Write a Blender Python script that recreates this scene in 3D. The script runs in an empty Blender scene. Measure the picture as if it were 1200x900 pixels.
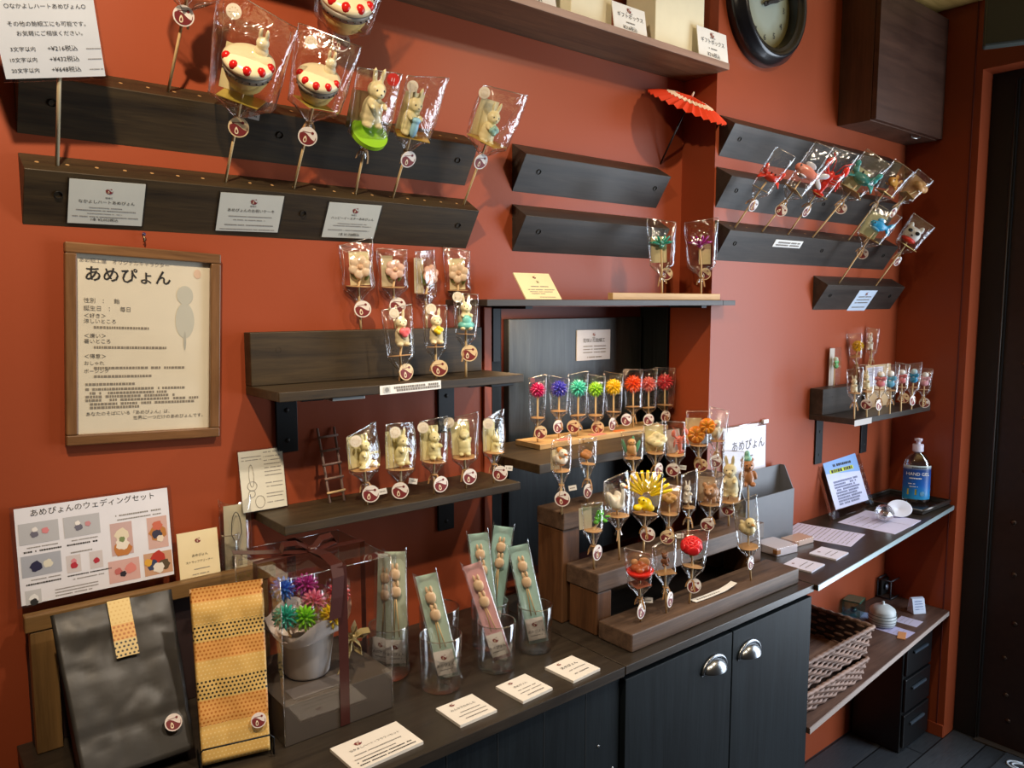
import bpy, bmesh, math, random
from mathutils import Vector, Matrix, noise
random.seed(7)
PI = math.pi
S = bpy.context.scene
COL = S.collection

# ------------------------------------------------------------------ camera, world, lights
F_PX, YAW, PITCH = 912.9, 0.68899, 0.1032
CAM = Vector((0.0, -1.40, 1.541))
FWD = Vector((math.sin(YAW)*math.cos(PITCH), math.cos(YAW)*math.cos(PITCH), -math.sin(PITCH)))
RGT = Vector((math.cos(YAW), -math.sin(YAW), 0.0))
UPV = RGT.cross(FWD)
cd = bpy.data.cameras.new('camera'); cd.sensor_width = 36.0; cd.lens = F_PX/1200*36.0
cd.clip_start = 0.02
cam = bpy.data.objects.new('camera', cd); COL.objects.link(cam)
cam.matrix_world = Matrix(((RGT.x, UPV.x, -FWD.x, CAM.x), (RGT.y, UPV.y, -FWD.y, CAM.y), (RGT.z, UPV.z, -FWD.z, CAM.z), (0, 0, 0, 1)))
S.camera = cam
S.view_settings.view_transform = 'Standard'; S.view_settings.look = 'None'
S.view_settings.exposure = 0.0; S.view_settings.gamma = 1.0
S.view_settings.use_curve_mapping = False
S.cycles.transparent_max_bounces = 48
S.cycles.max_bounces = 8; S.cycles.glossy_bounces = 4; S.cycles.transmission_bounces = 6
S.cycles.use_denoising = True
S.cycles.caustics_reflective = False; S.cycles.caustics_refractive = False
S.cycles.sample_clamp_indirect = 6.0

w = bpy.data.worlds.new('world'); S.world = w; w.use_nodes = True
w.node_tree.nodes['Background'].inputs[0].default_value = (1.0, 0.86, 0.76, 1)
w.node_tree.nodes['Background'].inputs[1].default_value = 0.06

def lamp(name, kind, loc, target, energy, color, **kw):
    l = bpy.data.lights.new(name, kind); l.energy = energy; l.color = color
    for k, v in kw.items(): setattr(l, k, v)
    o = bpy.data.objects.new(name, l); COL.objects.link(o); o.location = loc
    o.rotation_euler = (Vector(target)-Vector(loc)).to_track_quat('-Z', 'Y').to_euler()
    return o
WARM = (1.0, 0.80, 0.57)
lamp('spot_lamp', 'SPOT', (0.02, -0.92, 2.48), (0.58, 0.0, 1.68), 77, WARM, spot_size=math.radians(108), spot_blend=1.0, shadow_soft_size=0.026)
lamp('spot_lamp', 'SPOT', (1.74, -1.12, 2.48), (1.62, 0.0, 1.15), 40, (1.0, 0.82, 0.62), spot_size=math.radians(98), spot_blend=1.0, shadow_soft_size=0.026)
lamp('spot_lamp', 'SPOT', (0.82, -1.25, 2.48), (0.86, -0.25, 0.92), 58, (1.0, 0.87, 0.72), spot_size=math.radians(58), spot_blend=0.8, shadow_soft_size=0.03)
# daylight entering through the doorway beyond the half-open studded door
lamp('daylight', 'AREA', (3.04, -1.36, 1.16), (1.6, -0.75, 1.10), 60, (0.78, 0.88, 1.0), shape='RECTANGLE', size=1.15, size_y=2.0)
# small strip lamp under the niche shelf
lamp('niche_lamp', 'AREA', (1.30, -0.02, 1.515), (1.33, 0.02, 1.19), 1.7, (1.0, 0.66, 0.36), shape='RECTANGLE', size=0.35, size_y=0.02)

# ------------------------------------------------------------------ pixel rays to real surfaces
def ray(px, py): return RGT*((px-600)/F_PX) - UPV*((py-450)/F_PX) + FWD
def at_plane(px, py, p, n):
    d = ray(px, py); n = Vector(n); return CAM + d*((Vector(p)-CAM).dot(n)/d.dot(n))
def at_y(px, py, c): return at_plane(px, py, (0, c, 0), (0, 1, 0))
def at_z(px, py, c): return at_plane(px, py, (0, 0, c), (0, 0, 1))
def at_x(px, py, c): return at_plane(px, py, (c, 0, 0), (1, 0, 0))
def depth(p): return (Vector(p)-CAM).dot(FWD)
def px2m(n, p): return n*depth(p)/F_PX

# ------------------------------------------------------------------ materials
def lin(c):
    if isinstance(c, str):
        c = c.lstrip('#'); c = tuple(int(c[i:i+2], 16)/255 for i in (0, 2, 4))
        return tuple((x/12.92 if x <= 0.04045 else ((x+0.055)/1.055)**2.4) for x in c)
    return tuple(c)
_M = {}
def new_mat(name):
    m = bpy.data.materials.new(name); m.use_nodes = True
    nt = m.node_tree; return m, nt, nt.nodes['Principled BSDF']
def bsdf_set(b, **kw):
    names = dict(base='Base Color', rough='Roughness', metal='Metallic', spec='Specular IOR Level', trans='Transmission Weight', ior='IOR', coat='Coat Weight', sss='Subsurface Weight', alpha='Alpha', emit='Emission Strength', ecol='Emission Color', sheen='Sheen Weight')
    for k, v in kw.items():
        if k in ('base', 'ecol'): v = (*v, 1)
        b.inputs[names[k]].default_value = v
def plain(hexc, rough=0.5, metal=0.0, spec=0.5, bump=0.0, bscale=200, var=0.06, **kw):
    key = ('plain', hexc, rough, metal, spec, bump, bscale, tuple(sorted(kw.items())))
    if key in _M: return _M[key]
    m, nt, b = new_mat('surface_'+str(hexc).strip('#')); c = lin(hexc)
    bsdf_set(b, base=c, rough=rough, metal=metal, spec=spec, **kw)
    tc = nt.nodes.new('ShaderNodeTexCoord'); nz = nt.nodes.new('ShaderNodeTexNoise')
    nz.inputs['Scale'].default_value = bscale if bump else 30; nz.inputs['Detail'].default_value = 3
    nt.links.new(tc.outputs['Object'], nz.inputs['Vector'])
    mx = nt.nodes.new('ShaderNodeMix'); mx.data_type = 'RGBA'
    mx.inputs[6].default_value = (*[x*(1-var) for x in c], 1); mx.inputs[7].default_value = (*[min(1, x*(1+var)) for x in c], 1)
    nt.links.new(nz.outputs[0], mx.inputs[0]); nt.links.new(mx.outputs[2], b.inputs['Base Color'])
    if bump:
        bp = nt.nodes.new('ShaderNodeBump'); bp.inputs['Strength'].default_value = bump; bp.inputs['Distance'].default_value = 0.002
        nt.links.new(nz.outputs[0], bp.inputs['Height']); nt.links.new(bp.outputs[0], b.inputs['Normal'])
    _M[key] = m; return m
def wood(name, c0, c1, axis='x', rough=0.5, scale=1.0, bump=0.25, spec=0.4, contrast=(0.3, 0.7)):
    key = ('wood', name, axis)
    if key in _M: return _M[key]
    m, nt, b = new_mat(name+'_'+axis); bsdf_set(b, rough=rough, spec=spec)
    tc = nt.nodes.new('ShaderNodeTexCoord'); mp = nt.nodes.new('ShaderNodeMapping')
    sc = {'x': (3, 45, 45), 'y': (45, 3, 45), 'z': (45, 45, 3)}[axis]
    mp.inputs['Scale'].default_value = [s*scale for s in sc]
    nt.links.new(tc.outputs['Object'], mp.inputs['Vector'])
    n1 = nt.nodes.new('ShaderNodeTexNoise'); n1.inputs['Scale'].default_value = 1.0; n1.inputs['Detail'].default_value = 6; n1.inputs['Roughness'].default_value = 0.65; n1.inputs['Distortion'].default_value = 0.6
    n2 = nt.nodes.new('ShaderNodeTexNoise'); n2.inputs['Scale'].default_value = 5.5; n2.inputs['Detail'].default_value = 4
    n3 = nt.nodes.new('ShaderNodeTexNoise'); n3.inputs['Scale'].default_value = 7.0; n3.inputs['Detail'].default_value = 2
    nt.links.new(mp.outputs[0], n1.inputs['Vector']); nt.links.new(tc.outputs['Object'], n2.inputs['Vector']); nt.links.new(mp.outputs[0], n3.inputs['Vector'])
    ad = nt.nodes.new('ShaderNodeMath'); ad.operation = 'MULTIPLY_ADD'; ad.inputs[1].default_value = 0.35
    nt.links.new(n2.outputs[0], ad.inputs[0]); nt.links.new(n1.outputs[0], ad.inputs[2])
    a2 = nt.nodes.new('ShaderNodeMath'); a2.operation = 'MULTIPLY_ADD'; a2.inputs[1].default_value = 0.25
    nt.links.new(n3.outputs[0], a2.inputs[0]); nt.links.new(ad.outputs[0], a2.inputs[2])
    rp = nt.nodes.new('ShaderNodeValToRGB')
    rp.color_ramp.elements[0].position = contrast[0]+0.25; rp.color_ramp.elements[1].position = contrast[1]+0.35
    rp.color_ramp.elements[0].color = (*lin(c0), 1); rp.color_ramp.elements[1].color = (*lin(c1), 1)
    nt.links.new(a2.outputs[0], rp.inputs[0]); nt.links.new(rp.outputs[0], b.inputs['Base Color'])
    bp = nt.nodes.new('ShaderNodeBump'); bp.inputs['Strength'].default_value = bump; bp.inputs['Distance'].default_value = 0.0015
    nt.links.new(a2.outputs[0], bp.inputs['Height']); nt.links.new(bp.outputs[0], b.inputs['Normal'])
    _M[key] = m; return m
def film(name, tint=(1, 1, 1), base=0.035, edge=0.5, power=3.0, rough=0.06, bump=0.35, bscale=60, clear=0.97):
    key = ('film', name)
    if key in _M: return _M[key]
    m = bpy.data.materials.new(name); m.use_nodes = True; nt = m.node_tree; nt.nodes.clear()
    out = nt.nodes.new('ShaderNodeOutputMaterial'); tr = nt.nodes.new('ShaderNodeBsdfTransparent'); gl = nt.nodes.new('ShaderNodeBsdfGlossy')
    mx = nt.nodes.new('ShaderNodeMixShader'); lw = nt.nodes.new('ShaderNodeLayerWeight'); lw.inputs[0].default_value = 0.5
    pw = nt.nodes.new('ShaderNodeMath'); pw.operation = 'POWER'; pw.inputs[1].default_value = power
    ma = nt.nodes.new('ShaderNodeMath'); ma.operation = 'MULTIPLY_ADD'; ma.inputs[1].default_value = edge; ma.inputs[2].default_value = base; ma.use_clamp = True
    tr.inputs[0].default_value = (*[c*clear for c in tint], 1); gl.inputs[0].default_value = (1, 1, 1, 1); gl.inputs['Roughness'].default_value = rough
    tc = nt.nodes.new('ShaderNodeTexCoord'); nz = nt.nodes.new('ShaderNodeTexNoise'); nz.inputs['Scale'].default_value = bscale; nz.inputs['Detail'].default_value = 2.5; nz.inputs['Distortion'].default_value = 1.2
    bp = nt.nodes.new('ShaderNodeBump'); bp.inputs['Strength'].default_value = bump; bp.inputs['Distance'].default_value = 0.004
    L = nt.links.new
    L(tc.outputs['Object'], nz.inputs['Vector']); L(nz.outputs[0], bp.inputs['Height']); L(bp.outputs[0], gl.inputs['Normal']); L(bp.outputs[0], lw.inputs['Normal'])
    L(lw.outputs['Facing'], pw.inputs[0]); L(pw.outputs[0], ma.inputs[0]); L(ma.outputs[0], mx.inputs[0])
    L(tr.outputs[0], mx.inputs[1]); L(gl.outputs[0], mx.inputs[2]); L(mx.outputs[0], out.inputs[0])
    _M[key] = m; return m

def paint_wall(name, c):
    m, nt, b = new_mat(name); bsdf_set(b, rough=0.40, spec=0.31)
    tc = nt.nodes.new('ShaderNodeTexCoord')
    nz = nt.nodes.new('ShaderNodeTexNoise'); nz.inputs['Scale'].default_value = 2.2; nz.inputs['Detail'].default_value = 5
    nf = nt.nodes.new('ShaderNodeTexNoise'); nf.inputs['Scale'].default_value = 90; nf.inputs['Detail'].default_value = 3
    nt.links.new(tc.outputs['Object'], nz.inputs['Vector']); nt.links.new(tc.outputs['Object'], nf.inputs['Vector'])
    c = lin(c); mx = nt.nodes.new('ShaderNodeMix'); mx.data_type = 'RGBA'
    mx.inputs[6].default_value = (*[x*0.88 for x in c], 1); mx.inputs[7].default_value = (*[x*1.1 for x in c], 1)
    nt.links.new(nz.outputs[0], mx.inputs[0]); nt.links.new(mx.outputs[2], b.inputs['Base Color'])
    bp = nt.nodes.new('ShaderNodeBump'); bp.inputs['Strength'].default_value = 0.08; bp.inputs['Distance'].default_value = 0.002
    nt.links.new(nf.outputs[0], bp.inputs['Height']); nt.links.new(bp.outputs[0], b.inputs['Normal'])
    return m
WALL = paint_wall('terracotta_paint', '#9a482a')
def dkwood(axis='x'): return wood('dark_walnut_stain', '#1f170e', '#473924', axis, rough=0.5)
def board(axis='x'): return wood('grey_black_stain', '#221e1b', '#403933', axis, rough=0.42, bump=0.15)
def brnwood(axis='x'): return wood('brown_oak', '#4a3524', '#7a5c40', axis, rough=0.5)
def blkwood(axis='z'): return wood('black_stained_pine', '#0a0e11', '#1b2227', axis, rough=0.5, scale=0.8, bump=0.2, spec=0.15)
def topwood(axis='x'): return wood('black_brown_top', '#241e19', '#3d352c', axis, rough=0.33, bump=0.12)
def palewood(axis='x'): return wood('pale_pine', '#c49a63', '#e2bd86', axis, rough=0.5, bump=0.1)
STEEL_BLK = plain('#26282a', 0.45, 0.6)
STICK = plain('#e2c08a', 0.55)
KRAFT = plain('#b98d5c', 0.7)
CREAM = plain('#f3e6c6', 0.35)
WHITE = plain('#efeee9', 0.5)
PAPER = plain('#f0efec', 0.6)
IVORY = plain('#efe2b8', 0.55)
INK = plain('#2b2725', 0.7)
GREY_INK = plain('#8a8580', 0.7)
LOGO_RED = plain('#7e2f31', 0.5)
DARK = plain('#0d0c0b', 0.6)
BAGF = film('cellophane', base=0.075, edge=0.65, power=2.2, rough=0.09, bump=0.9, bscale=38)
SEAM_GLINT = film('cellophane_seam_glint', base=0.5, edge=0.4, power=2.0, rough=0.16, bump=0.2, bscale=30, clear=0.93)  # seam film made extra bright, standing in for highlights on bag edges
ACRYL = film('clear_acrylic', base=0.04, edge=0.35, power=3.0, rough=0.03, bump=0.02, bscale=5, clear=0.99)
GLASS = film('clear_glass', base=0.07, edge=0.75, power=2.4, rough=0.02, bump=0.04, bscale=12, clear=0.99)

# ------------------------------------------------------------------ mesh helpers
class MB:
    def __init__(s): s.bm = bmesh.new(); s.mats = []
    def mi(s, m):
        if m not in s.mats: s.mats.append(m)
        return s.mats.index(m)
    def add(s, verts, faces, m, smooth=False):
        i = s.mi(m); vs = [s.bm.verts.new(v) for v in verts]; out = []
        for f in faces:
            try: fc = s.bm.faces.new([vs[k] for k in f])
            except ValueError: continue
            fc.material_index = i; fc.smooth = smooth; out.append(fc)
        return vs
    def box(s, a, b, m, bev=0.0, mat4=None):
        a, b = Vector(a), Vector(b); t = bmesh.new(); bmesh.ops.create_cube(t, size=1.0)
        for v in t.verts: v.co = Vector(((a[k]+b[k])/2+v.co[k]*abs(b[k]-a[k]) for k in range(3)))
        if bev > 0: bmesh.ops.bevel(t, geom=list(t.edges), offset=bev, segments=2, profile=0.5, affect='EDGES')
        s.merge(t, m, mat4); return s
    def merge(s, t, m, mat4=None, smooth=None):
        i = s.mi(m); mp = {}
        for v in t.verts: mp[v] = s.bm.verts.new(mat4 @ v.co if mat4 else v.co)
        for f in t.faces:
            try: nf = s.bm.faces.new([mp[v] for v in f.verts])
            except ValueError: continue
            nf.material_index = i; nf.smooth = f.smooth if smooth is None else smooth
        t.free()
    def merge_mesh(s, me, m, mat4, smooth=False):
        t = bmesh.new(); t.from_mesh(me); s.merge(t, m, mat4, smooth)
    def ell(s, c, r, m, rot=(0, 0, 0), sub=2):
        t = bmesh.new(); bmesh.ops.create_icosphere(t, subdivisions=sub, radius=1.0)
        R = Matrix.Translation(c) @ Matrix(((1, 0, 0, 0), (0, 1, 0, 0), (0, 0, 1, 0), (0, 0, 0, 1)))
        from mathutils import Euler
        R = Matrix.Translation(c) @ Euler(rot).to_matrix().to_4x4() @ Matrix.Diagonal((*r, 1))
        s.merge(t, m, R, True); return s
    def prism(s, poly, h0, h1, m, axis='z', bev=0.0):
        # poly: 2-D points; axis z: (x, y); axis x: (y, z); axis y: (x, z)
        f = {'z': lambda p, h: (p[0], p[1], h), 'x': lambda p, h: (h, p[0], p[1]), 'y': lambda p, h: (p[0], h, p[1])}[axis]
        t = bmesh.new(); n = len(poly)
        A = [t.verts.new(f(p, h0)) for p in poly]; B = [t.verts.new(f(p, h1)) for p in poly]
        t.faces.new(A); t.faces.new(B)
        for k in range(n): t.faces.new((A[k], A[(k+1) % n], B[(k+1) % n], B[k]))
        bmesh.ops.recalc_face_normals(t, faces=t.faces)
        if bev > 0: bmesh.ops.bevel(t, geom=list(t.edges), offset=bev, segments=1, affect='EDGES')
        s.merge(t, m); return s
    def lathe(s, prof, m, seg=32, c=(0, 0, 0), mat4=None, smooth=True, closed=False):
        vs, fs = [], []; n = len(prof)
        for k in range(seg):
            a = 2*PI*k/seg
            for r, z in prof: vs.append((c[0]+r*math.cos(a), c[1]+r*math.sin(a), c[2]+z))
        for k in range(seg):
            for j in range(n-1 if not closed else n):
                j2 = (j+1) % n
                fs.append((k*n+j, ((k+1) % seg)*n+j, ((k+1) % seg)*n+j2, k*n+j2))
        if mat4: vs = [mat4 @ Vector(v) for v in vs]
        s.add(vs, fs, m, smooth); return s
    def tube(s, path, r, m, seg=8, cap=True, flat=None):
        P = [Vector(p) for p in path]; n = len(P); vs, fs = [], []; last = None
        for i, p in enumerate(P):
            t = (P[min(i+1, n-1)]-P[max(i-1, 0)]).normalized()
            if last is None:
                a = t.orthogonal().normalized()
            else:
                a = (last - t*last.dot(t)).normalized()
            last = a; b = t.cross(a); rr = r(i/(n-1)) if callable(r) else r
            for k in range(seg):
                q = 2*PI*k/seg; vs.append(p + a*math.cos(q)*rr + b*math.sin(q)*rr)
        for i in range(n-1):
            for k in range(seg):
                fs.append((i*seg+k, i*seg+(k+1) % seg, (i+1)*seg+(k+1) % seg, (i+1)*seg+k))
        if cap: fs.append(tuple(range(seg-1, -1, -1))); fs.append(tuple((n-1)*seg+k for k in range(seg)))
        s.add(vs, fs, m, True); return s
    def ribbon(s, path, wid, normal_fn, m, th=0.0006):
        # flat strip along a path: wid across direction given by normal_fn(i) (width vector)
        P = [Vector(p) for p in path]; vs, fs = [], []
        for i, p in enumerate(P):
            wv = Vector(normal_fn(i)).normalized()*wid/2
            t = (P[min(i+1, len(P)-1)]-P[max(i-1, 0)]).normalized(); nn = wv.cross(t).normalized()*th/2
            vs += [p-wv-nn, p+wv-nn, p+wv+nn, p-wv+nn]
        for i in range(len(P)-1):
            for k in range(4): fs.append((i*4+k, i*4+(k+1) % 4, i*4+4+(k+1) % 4, i*4+4+k))
        fs += [(0, 3, 2, 1), tuple(len(vs)-4+k for k in range(4))]
        s.add(vs, fs, m, False); return s
    def disc(s, c, r, th, m, axis='y', seg=28, rx=1.0):
        t = [(r*rx*math.cos(2*PI*k/seg), r*math.sin(2*PI*k/seg)) for k in range(seg)]
        if axis == 'y': s.prism([(c[0]+p[0], c[2]+p[1]) for p in t], c[1]-th/2, c[1]+th/2, m, 'y')
        elif axis == 'z': s.prism([(c[0]+p[0], c[1]+p[1]) for p in t], c[2]-th/2, c[2]+th/2, m, 'z')
        else: s.prism([(c[1]+p[0], c[2]+p[1]) for p in t], c[0]-th/2, c[0]+th/2, m, 'x')
        return s
    def mesh(s, name):
        me = bpy.data.meshes.new(name); bmesh.ops.recalc_face_normals(s.bm, faces=s.bm.faces)
        s.bm.to_mesh(me); s.bm.free()
        for m in s.mats: me.materials.append(m)
        return me
    def build(s, name, parent=None, loc=None, rot=None, mw=None):
        return link(name, s.mesh(name), parent, loc, rot, mw)
def link(name, me, parent=None, loc=None, rot=None, mw=None):
    o = bpy.data.objects.new(name, me); COL.objects.link(o)
    if parent: o.parent = parent
    if mw is not None: o.matrix_local = mw
    if loc is not None: o.location = loc
    if rot is not None: o.rotation_euler = rot
    return o
def tag(o, label, cat, group=None, kind=None):
    if label: o['label'] = label
    if cat: o['category'] = cat
    if group: o['group'] = group
    if kind: o['kind'] = kind
    return o
def thing(name, label, cat, loc=(0, 0, 0), rz=0, group=None, mw=None):
    o = bpy.data.objects.new(name, None); o.empty_display_size = 0.02; COL.objects.link(o)
    if mw is not None: o.matrix_world = mw
    else: o.location = loc; o.rotation_euler = (0, 0, rz)
    return tag(o, label, cat, group)
def struct(o, label=None): o['kind'] = 'structure'; return o
def frame3(o, x, z):
    x = Vector(x).normalized(); z = Vector(z); z = (z-x*z.dot(x)).normalized(); y = z.cross(x)
    return Matrix(((x.x, y.x, z.x, o[0]), (x.y, y.y, z.y, o[1]), (x.z, y.z, z.z, o[2]), (0, 0, 0, 1)))

# ------------------------------------------------------------------ lettering
_T = {}
_tc = bpy.data.curves.new('letters', 'FONT'); _to = bpy.data.objects.new('letters', _tc); COL.objects.link(_to)
_tc.resolution_u = 2
def text_mesh(body, align='CENTER'):
    k = (body, align)
    if k not in _T:
        _tc.body = body; _tc.align_x = align; _tc.size = 1.0
        dg = bpy.context.evaluated_depsgraph_get(); dg.update()
        _T[k] = bpy.data.meshes.new_from_object(_to.evaluated_get(dg))
    return _T[k]
def put_text(mb, body, x, z, size, m, align='CENTER', y=0.0, rot=0.0, sx=1.0):
    M4 = Matrix.Translation((x, y, z)) @ Matrix.Rotation(rot, 4, 'Y') @ Matrix.Rotation(PI/2, 4, 'X') @ Matrix.Diagonal((size*sx, size, size, 1))
    mb.merge_mesh(text_mesh(body, align), m, M4)
def put_dashes(mb, x0, x1, z, h, m, y=0.0, seed=0):
    r = random.Random(seed*77+int(z*1e5)+int(x0*1e5)); x = x0
    while x < x1-h*0.4:
        wd = min(h*r.uniform(0.5, 1.3), x1-x)
        if r.random() < 0.93:
            mb.add([(x, y, z-h/2), (x+wd, y, z-h/2), (x+wd, y, z+h/2), (x, y, z+h/2)], [(0, 1, 2, 3)], m)
        x += wd+h*0.28
def logo_shapes(mb, cx, cz, R, y, dy, ring=True):
    """round shop emblem: swirl of dark red under a pale swirl with a dot and a drop"""
    def poly(pts, m, yy):
        t = bmesh.new(); vs = [t.verts.new((cx+p[0]*R, yy, cz+p[1]*R)) for p in pts]; f = t.faces.new(vs)
        bmesh.ops.triangulate(t, faces=[f]); mb.merge(t, m)
    N = 20; r = 0.86
    pts = []
    for k in range(N+1):                       # lower arc from right to left
        a = math.radians(12) - math.radians(205)*k/N; pts.append((r*math.cos(a), r*math.sin(a)))
    for k in range(1, N):                      # swirl boundary back to the right
        u = k/N; x = -r*0.98 + u*(r*1.95); z = 0.20 + 0.24*math.sin(u*PI*1.55+0.2) - 0.26*u
        pts.append((x, z))
    poly(pts, LOGO_RED, y)
    poly([(0.42+0.15*math.cos(t*PI/6), 0.48+0.15*math.sin(t*PI/6)) for t in range(12)], LOGO_RED, y)
    poly([(-0.62, 0.40), (0.30, 0.46), (0.30, 0.52), (-0.58, 0.47)], LOGO_RED, y)
    drop = []
    for k in range(16):
        a = 2*PI*k/16; s_ = 0.20*(1-0.35*math.sin(a)); drop.append((-0.22+s_*math.cos(a)*0.9, -0.30+0.36*math.sin(a)))
    poly(drop, CREAM, y-dy)
    poly([(-0.22+(p[0]+0.22)*0.5, -0.34+(p[1]+0.30)*0.5) for p in drop], LOGO_RED, y-2*dy)

def sheet(name, label, cat, TL, TR, BL, t=0.0012, m=None, texts=(), dashes=(), logo=None, photos=(), parent=None, group=None, ink=None, laminate=None, bev=0.0):
    """a card, paper or board: local X to the right, Z up its face, front towards -Y; sizes as fractions of width"""
    TL, TR, BL = Vector(TL), Vector(TR), Vector(BL)
    x = (TR-TL); W = x.length; z = TL-BL; zz = z-x.normalized()*z.dot(x.normalized()); H = zz.length
    M4 = frame3(BL+x/2*0+x.normalized()*W/2, x, zz)
    root = thing(name, label, cat, mw=M4, group=group)
    ink = ink or INK
    b = MB()
    if laminate:
        b.box((-W/2, 0, 0), (W/2, t, H), laminate, bev); mrg = 0.012
        b.box((-W/2+W*mrg*2, -0.0004, H*mrg*2), (W/2-W*mrg*2, 0.0002, H*(1-mrg*2)), m or PAPER)
    else: b.box((-W/2, 0, 0), (W/2, t, H), m or PAPER, bev)
    b.build('sheet', root)
    y = -0.0008
    if texts or dashes:
        b = MB()
        for it in texts:
            s_, u, v, sz = it[:4]; al = it[4] if len(it) > 4 else 'CENTER'; mm = it[5] if len(it) > 5 else ink
            put_text(b, s_, (u-0.5)*W, v*H, sz*W, mm, al, y)
        for i, it in enumerate(dashes):
            u0, u1, v, h = it[:4]; put_dashes(b, (u0-0.5)*W, (u1-0.5)*W, v*H, h*W*0.68, it[4] if len(it) > 4 else GREY_INK, y, i)
        b.build('lettering', root)
    if logo:
        b = MB(); u, v, R = logo; logo_shapes(b, (u-0.5)*W, v*H, R*W, y, 0.0003); b.build('round_logo', root)
    for (u0, v0, u1, v1, bg, blobs) in photos:
        b = MB(); X0, X1, Z0, Z1 = (u0-0.5)*W, (u1-0.5)*W, v0*H, v1*H
        b.add([(X0, y, Z0), (X1, y, Z0), (X1, y, Z1), (X0, y, Z1)], [(0, 1, 2, 3)], plain(bg, 0.5))
        for i, (bu, bv, br, bc) in enumerate(blobs):
            cx, cz, R = X0+(X1-X0)*bu, Z0+(Z1-Z0)*bv, br*(X1-X0)
            b.add([(cx+R*math.cos(k*PI/7)*(1+0.15*math.sin(3*k+i)), y-0.0003-0.0001*i, cz+R*math.sin(k*PI/7)*(1+0.15*math.cos(2*k+i))) for k in range(14)], [tuple(range(14))], plain(bc, 0.5))
        b.build('printed_photo', root)
    return root, W, H, M4

# ------------------------------------------------------------------ the setting
XP, YR, XC, ZC, CZ = 1.761, -0.109, 2.862, 0.845, 2.52       # pillar, right wall plane, corner, counter height, ceiling
NX0, NZ1, NY = 1.090, 1.533, 0.135                            # niche left edge, top, depth
b = MB()
b.box((-1.8, 0, 0), (NX0, 0.16, CZ), WALL); b.box((NX0, 0, NZ1), (XP, 0.16, CZ), WALL); b.box((NX0, 0, 0), (XP, 0.16, ZC-0.03), WALL)
struct(b.build('wall_back'))
b = MB(); b.box((XP, YR, 0), (XC+0.2, 0.16, CZ), WALL); struct(b.build('wall_front'))
b = MB(); b.box((XC, -0.344, 0), (XC+0.085, YR, CZ), WALL); b.box((XC, -2.6, 2.30), (XC+0.085, -0.344, CZ), WALL)
struct(b.build('wall_right'))
b = MB(); b.box((NX0-0.05, NY, ZC-0.03), (XP+0.05, NY+0.02, NZ1), plain('#4a1a14', 0.6)); struct(b.build('wall_niche'))  # wall red darkened, so the recess's shade sits in its colour
b = MB(); b.box((NX0-0.024, -0.007, ZC), (NX0-0.002, 0, NZ1), WALL, 0.0015); struct(b.build('trim_1'))
b = MB(); b.box((XC-0.004, -0.322, 0), (XC-0.0, -0.318, CZ), plain('#5e2015', 0.6)); struct(b.build('trim_2'))
b = MB(); b.box((XC-0.006, -0.3435, 0.0), (XC+0.0, -0.19, 0.045), WALL, 0.001); struct(b.build('baseboard_right'))

def floor_mat():
    m, nt, b = new_mat('grey_floor_boards'); bsdf_set(b, rough=0.42, spec=0.4)
    tc = nt.nodes.new('ShaderNodeTexCoord'); br = nt.nodes.new('ShaderNodeTexBrick')
    br.inputs['Scale'].default_value = 1.0; br.inputs['Brick Width'].default_value = 0.9; br.inputs['Row Height'].default_value = 0.115; br.inputs['Mortar Size'].default_value = 0.0025
    br.inputs['Color1'].default_value = (*lin('#4c5157'), 1); br.inputs['Color2'].default_value = (*lin('#3b4046'), 1); br.inputs['Mortar'].default_value = (*lin('#15171a'), 1)
    mp = nt.nodes.new('ShaderNodeMapping'); mp.inputs['Scale'].default_value = (4, 60, 1); nz = nt.nodes.new('ShaderNodeTexNoise'); nz.inputs['Detail'].default_value = 6
    mx = nt.nodes.new('ShaderNodeMix'); mx.data_type = 'RGBA'; mx.blend_type = 'MULTIPLY'; mx.inputs[0].default_value = 0.8
    rp = nt.nodes.new('ShaderNodeValToRGB'); rp.color_ramp.elements[0].position = 0.3; rp.color_ramp.elements[0].color = (0.35, 0.35, 0.35, 1)
    L = nt.links.new
    L(tc.outputs['Object'], br.inputs['Vector']); L(tc.outputs['Object'], mp.inputs['Vector']); L(mp.outputs[0], nz.inputs['Vector'])
    L(nz.outputs[0], rp.inputs[0]); L(br.outputs[0], mx.inputs[6]); L(rp.outputs[0], mx.inputs[7]); L(mx.outputs[2], b.inputs['Base Color'])
    return m
b = MB(); b.box((-1.8, -3.6, -0.05), (4.0, 0.16, 0), floor_mat()); struct(b.build('floor'))
b = MB(); b.box((-1.8, -3.6, CZ), (4.0, 0.16, CZ+0.05), wood('ceiling_pine', '#b08a48', '#d8b26c', 'x', rough=0.5)); struct(b.build('ceiling'))

# the studded door set back in the right wall
XD = XC+0.085
b = MB(); b.box((XD, -0.425, 0), (XD+0.06, -0.30, 2.30), DARK); b.box((XD, -2.6, 2.27), (XD+0.06, -0.425, 2.32), DARK)
b.tube([(XD-0.004, -0.418, 0), (XD-0.004, -0.418, 2.27)], 0.003, plain('#4a4440', 0.4, 0.5), 6)
fr = b.build('trim_3'); struct(fr)
b = MB(); b.box((XD+0.012, -0.74, 0.004), (XD+0.055, -0.425, 2.27), plain('#30201c', 0.5, 0.2, bump=0.25, bscale=40, var=0.35))
door = struct(b.build('door_1'))
for i, z in enumerate([0.10, 0.19, 0.32, 0.45, 0.62, 0.80, 0.98, 1.16, 1.34, 1.52, 1.70, 1.90, 2.10]):
    for y in (-0.50, -0.585, -0.70):
        b = MB(); b.ell((XD+0.012, y+0.012*((i*7) % 3-1), z+(0.05 if y < -0.55 else 0)), (0.006, 0.0095, 0.0095), plain('#4b3a30', 0.35, 0.7), sub=2); b.build('stud', door)
b = MB()
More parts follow.
